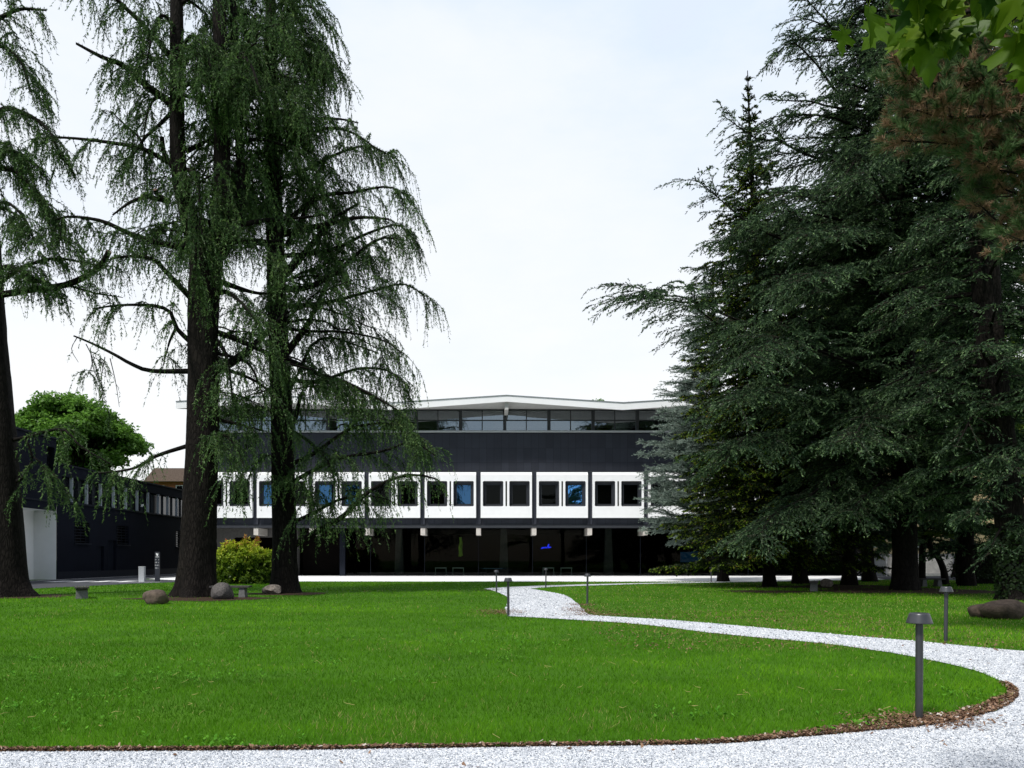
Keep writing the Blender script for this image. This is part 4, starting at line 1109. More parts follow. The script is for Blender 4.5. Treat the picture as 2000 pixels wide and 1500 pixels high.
# ------------------------------------------------------------------ trees
def trunk_mesh(acc_, pts, radii, k=20, flare=0.0, seed=0, K=40, lump=.06, mat_=0):
    P = resample(pts, K); r = np.random.default_rng(seed)
    ts = np.linspace(0, 1, len(radii)); rr = np.interp(np.linspace(0, 1, K), ts, radii)
    T = unit(np.gradient(P, axis=0)); ref = np.array([0, 1.0, 0])
    U = unit(np.cross(T, ref)); Vv = np.cross(T, U)
    th = np.linspace(0, 2 * np.pi, k, endpoint=False)
    z = np.linspace(0, 1, K)
    ph = r.uniform(0, 6.3, 6)
    h = P[:, 2] - P[0, 2]
    fl = flare * np.exp(-h / .45)
    mod = 1 + lump * (np.sin(3 * th[None] + ph[0] + 5 * z[:, None]) * .6 + np.sin(5 * th[None] + ph[1] - 7 * z[:, None]) * .5 + np.sin(9 * th[None] + ph[2] + 11 * z[:, None]) * .35) + r.normal(0, lump * .25, (K, k))
    mod += fl[:, None] * (1 + .55 * np.sin(5 * th[None] + ph[3]) + .3 * np.sin(3 * th[None] + ph[4]))
    R = rr[:, None] * mod
    V = P[:, None] + R[..., None] * (np.cos(th)[None, :, None] * U[:, None] + np.sin(th)[None, :, None] * Vv[:, None])
    idx = np.arange(K * k).reshape(K, k)
    q = np.stack([idx[:-1], np.roll(idx, -1, 1)[:-1], np.roll(idx, -1, 1)[1:], idx[1:]], -1).reshape(-1, 4)
    acc_.add(V.reshape(-1, 3), q, mat_, smooth=True)
    return P, rr

def limb_from_px(pts, Y0, dY, K=12):
    n = len(pts)
    t = np.linspace(0, 1, n)
    return resample([W(x, y, Y0 + dY * u) for (x, y), u in zip(pts, t)], K)
def auto_limb(rng, p0, az_, L, pitch0, curve, K=12, wob=.17, turn=0):
    a_, P = np.radians(az_), [np.asarray(p0, float)]
    for i in range(K - 1):
        t = i / (K - 2)
        pt = np.radians(pitch0 + curve * t) + rng.normal(0, wob)
        aa = a_ + np.radians(turn) * t + rng.normal(0, wob)
        P.append(P[-1] + L / (K - 1) * np.array([np.cos(pt) * np.cos(aa), np.cos(pt) * np.sin(aa), np.sin(pt)]))
    return np.array(P)

def finish_tree(name, label, base, acc_t, acc_c, mats_t, mats_c, cat='tree', group=None):
    t = thing(name, label, cat, base, 0, group)
    for ac, nm, ms in ((acc_t, 'trunk', mats_t), (acc_c, 'crown', mats_c)):
        for v in ac.V: v -= np.asarray(base)
        ac.build(nm, ms, t)
    return t

def weeping_foliage(ac, rng, limbs, dens=1.0, hang=(.3, 1.0), ln=.105, wd=.038, mossy=0.35):
    """secondary shoots and hanging twigs with needle tufts on limbs (M,K,3)"""
    S, ts = children(limbs, rng, 4.4 * dens, .16, 1.0, 52, 20, L=1.5, Lv=.5, taper=.45, up=.2, jit=.3, droop=.55, K2=6)
    Vt, Fq = tubes(S, np.full(len(S), .014), np.full(len(S), .004), 3); ac.add(Vt, Fq, 1)
    Hm, _ = children(S, rng, 8.4, .1, 1.0, 35, 20, L=(hang[0] + hang[1]) / 2, Lv=.6, taper=.15, jit=.25, down=.35, droop=1.15, K2=6)
    Hl, _ = children(limbs, rng, 4.5 * dens, .15, 1.0, 70, 25, L=hang[1] * .75, Lv=.6, taper=.2, jit=.3, down=.25, droop=1.1, K2=6)
    Hh = np.concatenate([Hm, Hl])
    # keep twig length near its nominal: flatten the extra drop
    Vt, Fq = tubes(Hh, np.full(len(Hh), .005), np.full(len(Hh), .002), 3); ac.add(Vt, Fq, 1)
    cl_ = rng.random(len(Hh)) * .4
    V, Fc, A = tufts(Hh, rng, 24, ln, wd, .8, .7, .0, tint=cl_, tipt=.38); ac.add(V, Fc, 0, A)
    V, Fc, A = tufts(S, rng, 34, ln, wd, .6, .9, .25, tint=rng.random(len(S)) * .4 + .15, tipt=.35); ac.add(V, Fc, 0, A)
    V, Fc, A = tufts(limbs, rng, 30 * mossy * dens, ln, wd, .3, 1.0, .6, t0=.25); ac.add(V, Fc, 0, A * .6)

# --- the forked weeping cedar (nearest pair, left stem)
def build_forked():
    rng = np.random.default_rng(101); Y = 30.4
    at_, ac = Acc(), Acc()
    base = W(383, 1165, Y); base[2] = 0
    px_ = lambda L: [W(x, y, Y + d) for x, y, d in L]
    trunk_mesh(at_, px_([(383, 1175, 0), (385, 1100, 0), (389, 1000, 0), (394, 880, 0), (397, 740, 0), (398, 620, 0), (404, 520, 0), (408, 455, 0)]), [.76, .68, .64, .62, .60, .58, .58, .60, .66], 28, .45, 1, 60, .05)
    stems = [px_([(392, 500, -.05), (365, 410, -.15), (350, 340, -.3), (346, 260, -.4), (346, 150, -.5), (345, 0, -.6), (350, -220, -.7), (352, -330, -.7)]),
             px_([(418, 500, .1), (432, 420, .2), (434, 330, .25), (433, 200, .3), (429, 60, .3), (425, -150, .3), (424, -380, .3)]),
             px_([(430, 500, .35), (455, 455, .7), (470, 380, .9), (468, 280, 1.0), (460, 140, 1.0), (455, 0, 1.0), (452, -200, 1.0)])]
    radii = [[.36, .30, .28, .26, .22, .12, .05], [.40, .34, .30, .27, .22, .14, .05], [.24, .18, .16, .14, .11, .06]]
    SP = [trunk_mesh(at_, s_, r_, 16, 0, 2 + i, 40, .05)[0] for i, (s_, r_) in enumerate(zip(stems, radii))]
    hand = [  # (photo points, depth change, root radius)
        ([(371, 483), (320, 477), (253, 456), (200, 432), (139, 423), (109, 429)], -1.0, .14, 1.0),
        ([(373, 582), (347, 555), (322, 528), (300, 507), (262, 500), (215, 505)], -1.5, .13, 1.3),
        ([(371, 667), (344, 640), (333, 610), (300, 597), (235, 596), (181, 603)], -.8, .10, .8),
        ([(371, 725), (293, 724), (253, 709), (221, 691), (176, 669), (144, 656)], -.5, .11, .0),
        ([(344, 640), (332, 665), (325, 690), (317, 720)], .4, .06, .7),
        ([(372, 869), (307, 890), (260, 915), (190, 925)], -1.2, .09, .9),
        ([(340, 205), (283, 165), (240, 128), (200, 112), (149, 85)], -.9, .17, 1.3),
        ([(330, 318), (280, 291), (219, 279), (128, 269), (60, 272)], -.6, .10, .7),
        ([(280, 291), (272, 269), (240, 240), (216, 216)], .5, .06, .4),
        ([(340, 215), (310, 245), (283, 269), (262, 300), (230, 330)], -.7, .09, .8),
        ([(340, 120), (290, 60), (250, 20), (215, -10), (150, -30)], -1.2, .13, 1.3),
        ([(330, 395), (290, 385), (255, 395), (220, 420)], -1.5, .10, 1.0),
        ([(363, 296), (395, 280), (419, 264)], .2, .11, .2),
        ([(425, 548), (467, 563), (500, 572), (535, 574)], 1.5, .13, .3),
        ([(440, 437), (480, 437), (520, 430), (590, 425), (640, 418)], 1.2, .12, .5),
        ([(425, 470), (470, 470), (500, 471), (545, 470)], 1.0, .18, .3),
        ([(425, 722), (467, 698), (500, 670), (532, 638), (560, 610)], 1.4, .20, .25),
        ([(425, 650), (461, 662), (528, 693), (560, 709), (610, 722)], 1.1, .13, .4),
        ([(425, 720), (460, 728), (500, 745), (530, 770), (560, 812)], .6, .08, .8),
        ([(425, 690), (475, 704), (497, 728), (520, 790), (533, 812)], .4, .07, .4),
        ([(400, 815), (454, 826), (490, 835), (515, 842)], .8, .10, .7),
        ([(410, 580), (440, 570), (470, 590), (495, 620)], -1.8, .12, 1.6),
        ([(400, 880), (430, 850), (460, 870), (480, 920)], -1.6, .07, 1.4),
        ([(420, 660), (440, 690), (450, 740), (455, 790)], -1.4, .09, 1.3),
        ([(415, 440), (395, 430), (385, 470), (380, 530)], -1.6, .10, 1.5),
        ([(345, 60), (320, 30), (300, 60), (285, 130)], -1.2, .08, 1.2), ([(350, 100), (375, 70), (400, 90), (415, 150)], -1.5, .08, 1.4),
        ([(346, 150), (370, 110), (400, 110), (420, 170)], -1.4, .08, 1.4),
        ([(345, 220), (310, 190), (290, 215), (280, 270)], -1.3, .08, 1.1), ([(440, 150), (410, 110), (380, 90), (330, 100)], -1.7, .12, 1.7),
        ([(440, 170), (470, 115), (490, 130), (510, 180)], -1.6, .12, 1.6),
        ([(350, 330), (380, 340), (390, 400), (395, 470)], -1.5, .09, 1.4)]
    auto = []
    for i in range(34):
        z = rng.uniform(13.5, 28); st = SP[rng.integers(0, 3)]
        j = np.argmin(np.abs(st[:, 2] - z)); az_ = rng.uniform(-45, 225)
        L = np.interp(z, [10, 16, 22, 27, 31], [4.6, 5.2, 5.4, 4.0, 1.8]) * rng.uniform(.55, 1.0)
        if -35 < ((az_ + 180) % 360 - 180) < 35: L *= .75
        auto.append(auto_limb(rng, st[j], az_, L, rng.uniform(10, 38), rng.uniform(-70, -35), turn=rng.uniform(-25, 25)))
    for i in range(5):
        z = rng.uniform(4.8, 11); P0 = base + np.array([0.25, 0, z]); az_ = rng.uniform(-60, 240)
        auto.append(auto_limb(rng, P0, az_, rng.uniform(1.6, 3.2), rng.uniform(0, 25), rng.uniform(-60, -30)))
    for pts, dY, r0, d in hand:
        P = limb_from_px(pts, Y, dY, 14)
        Vt, Fq = tubes(P[None], [r0], [r0 * .28], 8); at_.add(Vt, Fq, 0, smooth=True)
        if d > 0: weeping_foliage(ac, rng, P[None], d * .72, mossy=1.1 if d > .9 else .4)
    # bare limb: hanging twigs at its end only
    P = limb_from_px(hand[3][0], Y, -.5, 14)
    for px0, drop in (((150, 660), .5), ((176, 680), .9), ((168, 672), .7), ((205, 697), 1.2), ((215, 700), 1.0)):
        q = limb_from_px([px0, (px0[0] + rng.uniform(-12, 16), px0[1] + 45 * drop), (px0[0] + rng.uniform(0, 30), px0[1] + 95 * drop)], Y - .4, 0, 8)
        Vt, Fq = tubes(q[None], [.02], [.008], 4); at_.add(Vt, Fq)
        weeping_foliage(ac, rng, q[None], .35, (.15, .5))
    A_ = np.array(auto)
    Vt, Fq = tubes(A_, rng.uniform(.035, .08, len(A_)), np.full(len(A_), .012), 6); at_.add(Vt, Fq, 0, smooth=True)
    weeping_foliage(ac, rng, A_, .72)
    for pts, r0 in (([(333, 395), (320, 388), (305, 376), (303, 370)], .10), ([(336, 325), (322, 305), (318, 285), (316, 267)], .10)):
        P = limb_from_px(pts, Y - .4, -.3, 6); Vt, Fq = tubes(P[None], [r0], [r0 * .9], 8); at_.add(Vt, Fq, 0, smooth=True)
        at_.add(Vt[-8:], [tuple(range(8))], 1)
    return finish_tree('weeping_cedar', 'weeping cedar whose broad trunk forks into several stems, boulder at its foot', base, at_, ac, [M['bark'], M['deadwood']], [M['deodar'], M['twig']], group='weeping cedars on the west lawn')

def build_straight():
    rng = np.random.default_rng(202); Y = 33.6
    at_, ac = Acc(), Acc()
    base = W(556, 1158, Y); base[2] = 0
    P, rr = trunk_mesh(at_, [W(x, y, Y) for x, y in [(556, 1170), (556, 1080), (553, 950), (549, 800), (545, 700), (540, 560), (537, 450), (533, 320), (530, 150), (529, 0), (528, -150), (527, -330)]],
        [.58, .52, .50, .46, .43, .40, .37, .34, .29, .24, .18, .10, .04], 26, .45, 7, 80, .05)
    hand = [([(552, 540), (590, 500), (632, 450), (650, 428), (700, 398)], .8, .19, .8),
        ([(540, 460), (570, 453), (629, 440), (700, 425), (760, 428)], -.6, .17, .9),
        ([(552, 565), (601, 561), (656, 533), (701, 493), (745, 465), (790, 470)], -.5, .15, 1.0),
        ([(555, 695), (597, 640), (621, 592), (635, 560), (660, 510)], 1.0, .17, .4),
        ([(552, 640), (603, 647), (667, 648), (747, 664), (785, 690)], -.8, .08, .5),
        ([(552, 700), (592, 715), (627, 733), (667, 744), (720, 768), (775, 800)], -1.2, .13, 1.5),
        ([(556, 780), (587, 720), (608, 675), (640, 659), (680, 669), (740, 690)], .5, .10, .8),
        ([(560, 855), (577, 817), (592, 758), (620, 745), (690, 760), (760, 790)], .9, .10, 1.0),
        ([(572, 1066), (626, 1034), (672, 1007), (712, 967), (758, 939), (810, 927), (850, 935)], -1.0, .15, .55),
        ([(568, 1022), (614, 1001), (657, 978), (700, 969), (745, 972), (775, 985)], -.3, .09, .45),
        ([(560, 950), (590, 930), (626, 912), (672, 893), (749, 881), (805, 863), (850, 890)], -.9, .10, 1.0),
        ([(560, 910), (611, 887), (672, 844), (718, 829), (780, 830), (830, 860)], -.3, .11, 1.2),
        ([(535, 130), (575, 90), (620, 95), (650, 140)], -1.3, .08, 1.3), ([(530, 60), (570, 20), (610, 15), (640, 60)], -1.0, .08, 1.3),
        ([(545, 275), (592, 237), (656, 232), (700, 240)], .6, .11, 1.1),
        ([(545, 300), (590, 270), (640, 250), (690, 260), (735, 290)], -.6, .10, 1.1),
        ([(518, 175), (493, 122), (477, 45), (450, 0)], .5, .10, .5),
        ([(520, 150), (490, 95), (465, 101), (430, 110)], .5, .08, .4),
        ([(560, 480), (608, 392), (629, 355), (650, 330)], 1.2, .12, .5),
        ([(560, 430), (627, 384), (688, 376), (757, 365), (800, 385)], -.7, .11, 1.1),
        ([(540, 350), (600, 330), (660, 300), (720, 285), (770, 310)], .5, .10, 1.2),
        ([(550, 600), (640, 590), (720, 570), (790, 555), (830, 580)], .9, .11, 1.1),
        ([(550, 500), (640, 490), (720, 455), (780, 440), (815, 480)], 1.2, .11, 1.1),
        ([(552, 740), (620, 745), (700, 720), (760, 725), (800, 760)], 1.4, .10, 1.1),
        ([(552, 950), (540, 900), (520, 890), (490, 910)], -1.3, .07, 1.2),
        ([(552, 960), (570, 935), (590, 950), (595, 990)], -1.2, .06, 1.3),
        ([(552, 830), (600, 860), (640, 900), (650, 930)], -1.5, .08, 1.1)]
    auto = []
    for i in range(74):
        z = 7.0 + 23.5 * rng.random() ** .72
        j = np.argmin(np.abs(P[:, 2] - z)); az_ = rng.uniform(0, 360)
        L = np.interp(z, [6, 12, 16, 20, 25.5, 31], [5.6, 6.4, 5.8, 4.6, 3.0, .8]) * rng.uniform(.6, 1.0)
        if 135 < az_ < 225: L *= .72
        if z < 17 and 200 < az_ < 340:
            if rng.random() < .75: continue
            L *= .6
        auto.append(auto_limb(rng, P[j], az_, L, rng.uniform(8, 34), rng.uniform(-70, -30), turn=rng.uniform(-25, 25)))
    for pts, dY, r0, d in hand:
        Q = limb_from_px(pts, Y, dY, 14)
        Vt, Fq = tubes(Q[None], [r0], [r0 * .25], 8); at_.add(Vt, Fq, 0, smooth=True)
        if d > 0: weeping_foliage(ac, rng, Q[None], d * .85, mossy=.9)
    A_ = np.array(auto)
    Vt, Fq = tubes(A_, rng.uniform(.03, .065, len(A_)), np.full(len(A_), .010), 6); at_.add(Vt, Fq, 0, smooth=True)
    hi = A_[:, 0, 2] > 15.5
    weeping_foliage(ac, rng, A_[hi], 1.05); weeping_foliage(ac, rng, A_[~hi], .60)
    return finish_tree('weeping_cedar', 'weeping cedar with one straight slim trunk behind the stone bench', base, at_, ac, [M['bark'], M['deadwood']], [M['deodar'], M['twig']], group='weeping cedars on the west lawn')

def build_edge():
    rng = np.random.default_rng(303); Y = 30.4
    at_, ac = Acc(), Acc()
    base = W(14, 1165, Y); base[2] = 0
    P, rr = trunk_mesh(at_, [W(x, y, Y) for x, y in [(14, 1176), (8, 1080), (-3, 900), (-22, 650), (-34, 400), (-45, 150), (-52, -100), (-56, -350)]], [.78, .72, .68, .62, .55, .45, .32, .18, .05], 28, .5, 9, 60, .05)
    hand = [([(0, 576), (67, 565), (133, 555), (187, 528), (206, 505), (213, 491)], -.8, .14, .9),
        ([(133, 557), (187, 573), (240, 581)], -.2, .05, .6), ([(-10, 560), (40, 525), (100, 505), (150, 510), (195, 520)], -1.2, .09, 1.3),
        ([(-20, 545), (10, 520), (40, 530), (80, 550)], -1.5, .09, 1.5),
        ([(15, 940), (38, 938), (56, 915), (63, 893), (50, 855)], -.6, .09, .2), ([(10, 862), (60, 852), (100, 840), (130, 842), (158, 872), (215, 905)], -.9, .08, .5),
        ([(60, 890), (80, 905), (90, 940), (97, 985)], -.6, .03, .7),
        ([(-40, 270), (0, 215), (50, 222), (95, 255), (120, 310)], -1.0, .12, 1.5), ([(-40, 340), (20, 330), (70, 375), (110, 430), (120, 470)], -1.3, .11, 1.6),
        ([(-40, 350), (0, 300), (40, 300), (80, 330)], -.4, .1, 1.5), ([(-45, 60), (0, 35), (40, 18), (90, 20)], -.7, .11, 1.1), ([(-45, 120), (0, 90), (40, 120), (60, 180)], -1.0, .09, 1.0),
        ([(-30, 420), (10, 395), (50, 430), (70, 480)], -1.4, .08, 1.2)]
    for pts, dY, r0, d in hand:
        Q = limb_from_px(pts, Y, dY, 14)
        Vt, Fq = tubes(Q[None], [r0], [r0 * (.75 if pts[-1] == (213, 491) else .28)], 8); at_.add(Vt, Fq, 0, smooth=True)
        if pts[-1] == (213, 491): at_.add(Vt[-8:], [tuple(range(8))], 1)
        weeping_foliage(ac, rng, Q[None], d * (1.25 if pts[0][0] <= -20 else .7), (.2, .6), mossy=2.0)
    auto = []
    for i in range(18):
        z = rng.uniform(15, 29); j = np.argmin(np.abs(P[:, 2] - z)); az_ = rng.uniform(80, 250)
        auto.append(auto_limb(rng, P[j], az_, np.interp(z, [10, 18, 31], [5.5, 5.0, 1.0]) * rng.uniform(.6, 1), rng.uniform(8, 30), rng.uniform(-60, -30)))
    A_ = np.array(auto); Vt, Fq = tubes(A_, rng.uniform(.06, .1, len(A_)), np.full(len(A_), .02), 6); at_.add(Vt, Fq, 0, smooth=True)
    weeping_foliage(ac, rng, A_, .6)
    return finish_tree('weeping_cedar', 'westernmost weeping cedar with leaning trunk and a broken limb stub', base, at_, ac, [M['bark'], M['deadwood']], [M['deodar'], M['twig']], group='weeping cedars on the west lawn')

def layered_foliage(ac, rng, limbs, s2=2.6, s3=5.5, lens=.34, ln=.075, wd=.022, per=34, droop2=.28, droop3=.35, back=None, tw=.42):
    S, ts = children(limbs, rng, s2, .12, 1.0, 48, 12, lens=lens, L=1.0, Lv=.35, taper=.55, up=.06, jit=.12, droop=droop2, K2=7)
    Vt, Fq = tubes(S, np.full(len(S), .016), np.full(len(S), .004), 3); ac.add(Vt, Fq, 1)
    S = np.concatenate([S, limbs[:, limbs.shape[1] - 7:]])
    D, td = children(S, rng, s3, .08, 1.0, 33, 10, L=tw, Lv=.35, taper=.4, up=.05, jit=.2, droop=droop3, K2=5)
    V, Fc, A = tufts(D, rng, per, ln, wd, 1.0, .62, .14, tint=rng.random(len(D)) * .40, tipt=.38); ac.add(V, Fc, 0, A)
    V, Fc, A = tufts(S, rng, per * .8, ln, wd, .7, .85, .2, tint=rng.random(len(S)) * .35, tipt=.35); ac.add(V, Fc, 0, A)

def build_big_cedar():
    rng = np.random.default_rng(404); Y = 36.5
    at_, ac = Acc(), Acc()
    base = W(1768, 1152, Y); base[2] = 0
    P, rr = trunk_mesh(at_, [W(x, y, Y) for x, y in [(1768, 1162), (1767, 1060), (1764, 900), (1762, 600), (1764, 300), (1768, 0), (1770, -300)]], [.56, .52, .48, .42, .34, .22, .06], 24, .28, 21, 50)
    limbs, rad = [], []
    for z in np.arange(3.6, 33, .36):
        for q in range(3 if z < 15 else 6):
            az_ = rng.uniform(0, 360)
            zz = z + rng.uniform(-.2, .2)
            L = np.interp(zz, [3, 6, 10, 14, 18, 22, 26, 30, 34], [6.5, 8.2, 10.0, 10.4, 8.6, 7.0, 5.8, 4.3, 1.2]) * rng.uniform(.62, 1.0)
            if 40 < az_ < 140: L *= .7
            p0 = P[np.argmin(np.abs(P[:, 2] - zz))]
            limbs.append(auto_limb(rng, p0, az_, L, np.interp(zz, [3, 12, 26, 34], [-2, 10, 26, 50]) + rng.normal(0, 6), np.interp(zz, [3, 12, 26], [-16, -28, -34]) + rng.normal(0, 8), K=16, wob=.06, turn=rng.uniform(-20, 20)))
            rad.append(.03 + L * .009)
    hand = [([(1762, 700), (1600, 640), (1450, 640), (1340, 590), (1275, 578), (1238, 577)], -3.0), ([(1762, 560), (1600, 490), (1480, 430), (1390, 370), (1335, 362)], -2.0),
        ([(1762, 330), (1600, 300), (1520, 285), (1450, 250), (1402, 216)], -1.5), ([(1765, 200), (1660, 190), (1590, 130), (1540, 75), (1500, 110)], -1.0), ([(1765, 120), (1680, 90), (1620, 30), (1575, 0)], -1.0),
        ([(1762, 880), (1650, 800), (1550, 780), (1470, 765), (1420, 772)], -4.5), ([(1762, 900), (1640, 880), (1540, 850), (1460, 862), (1400, 885)], -4.5), ([(1762, 960), (1680, 920), (1600, 960), (1530, 1000), (1480, 1050)], -5.0),
        ([(1764, 760), (1700, 720), (1620, 690), (1540, 670), (1470, 700)], -6.0), ([(1764, 720), (1780, 640), (1830, 620), (1890, 640)], -5.5), ([(1764, 880), (1800, 800), (1860, 780), (1930, 810)], -5.5), ([(1764, 860), (1720, 800), (1690, 820), (1660, 870)], -7.0),
        ([(1764, 560), (1700, 480), (1640, 440), (1590, 460)], -6.0), ([(1764, 620), (1700, 560), (1620, 540), (1560, 560)], -7.0), ([(1764, 980), (1730, 940), (1700, 960), (1680, 1010)], -5.5), ([(1764, 420), (1720, 330), (1680, 330), (1640, 370)], -5.0)]
    for h_i, (pts, dY) in enumerate(hand):
        for _ in range(1 if 0 < h_i < 5 else 2):
            limbs.append(limb_from_px([(x + (rng.normal(0, 14) if i else 0), y + (rng.normal(0, 10) if i else 0)) for i, (x, y) in enumerate(pts)], Y, dY + rng.normal(0, .8), 16)); rad.append(.10)
    A_ = np.array(limbs); Vt, Fq = tubes(A_, np.array(rad), np.full(len(A_), .015), 6); at_.add(Vt, Fq, 0, smooth=True)
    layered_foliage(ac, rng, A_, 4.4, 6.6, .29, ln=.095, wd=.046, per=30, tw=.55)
    # cones standing on the shoots
    return finish_tree('blue_cedar', 'huge blue green cedar with broad trunk and wide layered drooping branches', base, at_, ac, [M['bark'], M['deadwood']], [M['atlas'], M['twig']], group='conifers on the east lawn')

def build_ivy_cedar():
    rng = np.random.default_rng(505); Y = 27.8
    at_, ac = Acc(), Acc()
    base = W(1982, 1172, Y); base[2] = 0
    P, rr = trunk_mesh(at_, [W(x, y, Y) for x, y in [(1984, 1182), (1978, 1080), (1966, 960), (1952, 840), (1938, 720), (1926, 560), (1920, 400), (1920, 150), (1925, -200)]], [.52, .48, .47, .46, .44, .38, .30, .2, .05], 24, .45, 31, 60)
    limbs, rad = [], []
    for z in np.arange(3.4, 24, .15):
        zz = z + rng.uniform(-.2, .2); az_ = rng.uniform(0, 360); L = np.interp(zz, [3, 7, 12, 24], [3.0, 4.8, 5.0, 1.4]) * rng.uniform(.6, 1)
        limbs.append(auto_limb(rng, P[np.argmin(np.abs(P[:, 2] - zz))], az_, L, rng.uniform(0, 25), rng.uniform(-40, -20), K=16, wob=.06)); rad.append(.03 + .008 * L)
    for pts, dY in [([(1965, 1010), (1930, 1000), (1900, 995), (1892, 1010)], -1.5), ([(1970, 1040), (1985, 1010), (2010, 1030), (2030, 1090)], -1.6), ([(1975, 1060), (1960, 1030), (1945, 1050), (1935, 1080)], -1.8), ([(1960, 960), (2010, 930), (2060, 960)], -1.2), ([(1955, 860), (1900, 780), (1850, 770), (1800, 790)], -1.5), ([(1950, 840), (1910, 800), (1880, 850), (1860, 880)], -2.0), ([(1952, 880), (2000, 790), (2040, 800)], -1.0)]:
        limbs.append(limb_from_px(pts, Y, dY, 16)); rad.append(.07)
    A_ = np.array(limbs); Vt, Fq = tubes(A_, np.array(rad), np.full(len(A_), .012), 6); at_.add(Vt, Fq, 0, smooth=True)
    layered_foliage(ac, rng, A_, 4.6, 6.8, .36, ln=.085, wd=.036, per=32, tw=.48)
    # ivy on the lower trunk
    n = 2600; k = rng.integers(0, 24, n); t_ = rng.random(n) * 2.6
    j = np.clip(np.searchsorted(P[:, 2], t_), 0, len(P) - 1); th = rng.uniform(0, 2 * np.pi, n); R = np.interp(t_, P[:, 2], rr) * 1.12 + rng.uniform(0, .06, n)
    c = np.column_stack([P[j, 0] + R * np.cos(th), P[j, 1] + R * np.sin(th), t_])
    nrm = np.column_stack([np.cos(th), np.sin(th), np.zeros(n)]) + rng.normal(0, .4, (n, 3)); u = unit(np.cross(nrm, randunit(rng, n))) * .05; v = unit(np.cross(nrm, u)) * .05
    V = np.stack([c - u, c + v, c + u, c - v], 1).reshape(-1, 3); ac.add(V, np.arange(4 * n).reshape(-1, 4), 2, np.repeat(rng.random(n), 4))
    return finish_tree('blue_cedar', 'cedar at the east edge whose leaning trunk is wrapped in ivy above two rocks', base, at_, ac, [M['bark'], M['deadwood']], [M['atlas'], M['twig'], M['ivy']], group='conifers on the east lawn')

def build_spruce():
    rng = np.random.default_rng(606); Y = 41.0
    at_, ac = Acc(), Acc()
    base = W(1500, 1146, Y); base[2] = 0
    P, rr = trunk_mesh(at_, [W(x, y, Y) for x, y in [(1503, 1150), (1498, 1050), (1488, 800), (1476, 500), (1466, 300), (1460, 138)]], [.30, .28, .24, .17, .10, .02], 18, .35, 41, 50)
    limbs, rad = [], []
    top_z = P[-1, 2]
    z = 1.9
    while z < top_z - .25:
        n_ = 9 if z < 22 else 7
        d = top_z - z
        L0 = np.interp(d, [0, 2, 6, 10, 14, 18, 22, 26], [.12, .45, 1.5, 2.7, 3.6, 4.3, 5.0, 5.6])
        a0 = rng.uniform(0, 360)
        for q in range(n_):
            az_ = a0 + 360 * q / n_ + rng.normal(0, 10)
            L = L0 * rng.uniform(.72, 1.1)
            limbs.append(auto_limb(rng, P[np.argmin(np.abs(P[:, 2] - z))], az_, L, np.interp(d, [0, 6, 20], [55, 18, -6]) + rng.normal(0, 5), np.interp(d, [0, 6, 20], [-10, -14, 4]), K=12, wob=.05)); rad.append(.012 + .006 * L)
        z += np.interp(d, [0, 5, 20], [.28, .42, .52])
    A_ = np.array(limbs); Vt, Fq = tubes(A_, np.array(rad), np.full(len(A_), .006), 5); at_.add(Vt, Fq, 0, smooth=True)
    S, ts = children(A_, rng, 6.5, .1, 1.0, 50, 10, lens=.26, L=1.0, Lv=.3, taper=.6, up=-.02, jit=.12, droop=.22, K2=5)
    D, td = children(S, rng, 8.0, .15, 1.0, 45, 12, L=.24, Lv=.4, taper=.3, up=.05, jit=.2, droop=.2, K2=4)
    for Z, k in ((S, 34), (D, 40), (A_, 40)):
        V, Fc, A = tufts(Z, rng, k, .105, .062, .8, .75, .1, tint=rng.random(len(Z)) * .45, tipt=.0); 
        ac.add(V, Fc, 0, A)
    # pale new growth at the shoot tips
    q = rng.random(len(D)) < .55
    E = D[q][:, -2:, :]
    V, Fc, A = tufts(E, rng, 80, .10, .06, 1.2, .6, .1, tint=.62 + rng.random(len(E)) * .32, tipt=.05); ac.add(V, Fc, 0, A)
    E = S[:, -2:, :]; V, Fc, A = tufts(E, rng, 60, .11, .06, 1.2, .6, .1, tint=.62 + rng.random(len(E)) * .36, tipt=.05); ac.add(V, Fc, 0, A)
    return finish_tree('spruce', 'tall narrow spruce with a pointed spire and yellowish new shoots', base, at_, ac, [M['bark2'], M['deadwood']], [M['spruce'], M['twig']], group='conifers on the east lawn')

def build_silver():
    rng = np.random.default_rng(707); Y = 50.0
    at_, ac = Acc(), Acc()
    base = W(1412, 1136, Y); base[2] = 0
    P, rr = trunk_mesh(at_, [W(x, y, Y) for x, y in [(1412, 1140), (1406, 1000), (1396, 750), (1392, 520)]], [.32, .28, .2, .03], 16, .3, 51, 40)
    limbs, rad = [], []
    for z in np.arange(3.0, P[-1, 2] - .4, .36):
        for q in range(4):
            az_ = rng.uniform(120, 270); d = P[-1, 2] - z
            L = np.interp(d, [0, 4, 8, 12, 17, 19], [.3, 2.0, 3.0, 4.6, 5.2, 4.6]) * rng.uniform(.72, 1.05)
            limbs.append(auto_limb(rng, P[np.argmin(np.abs(P[:, 2] - z))], az_, L, rng.uniform(4, 28), rng.uniform(-30, 0), K=12, wob=.06)); rad.append(.02 + .007 * L)
    A_ = np.array(limbs); Vt, Fq = tubes(A_, np.array(rad), np.full(len(A_), .01), 5); at_.add(Vt, Fq, 0, smooth=True)
    layered_foliage(ac, rng, A_, 4.5, 8.0, .32, ln=.12, wd=.045, per=26, droop2=.05, droop3=.1, tw=.5)
    return finish_tree('silver_cedar', 'pale silver blue cedar close to the building, half hidden behind the spruce', base, at_, ac, [M['bark2'], M['deadwood']], [M['glauca'], M['twig']], group='conifers on the east lawn')

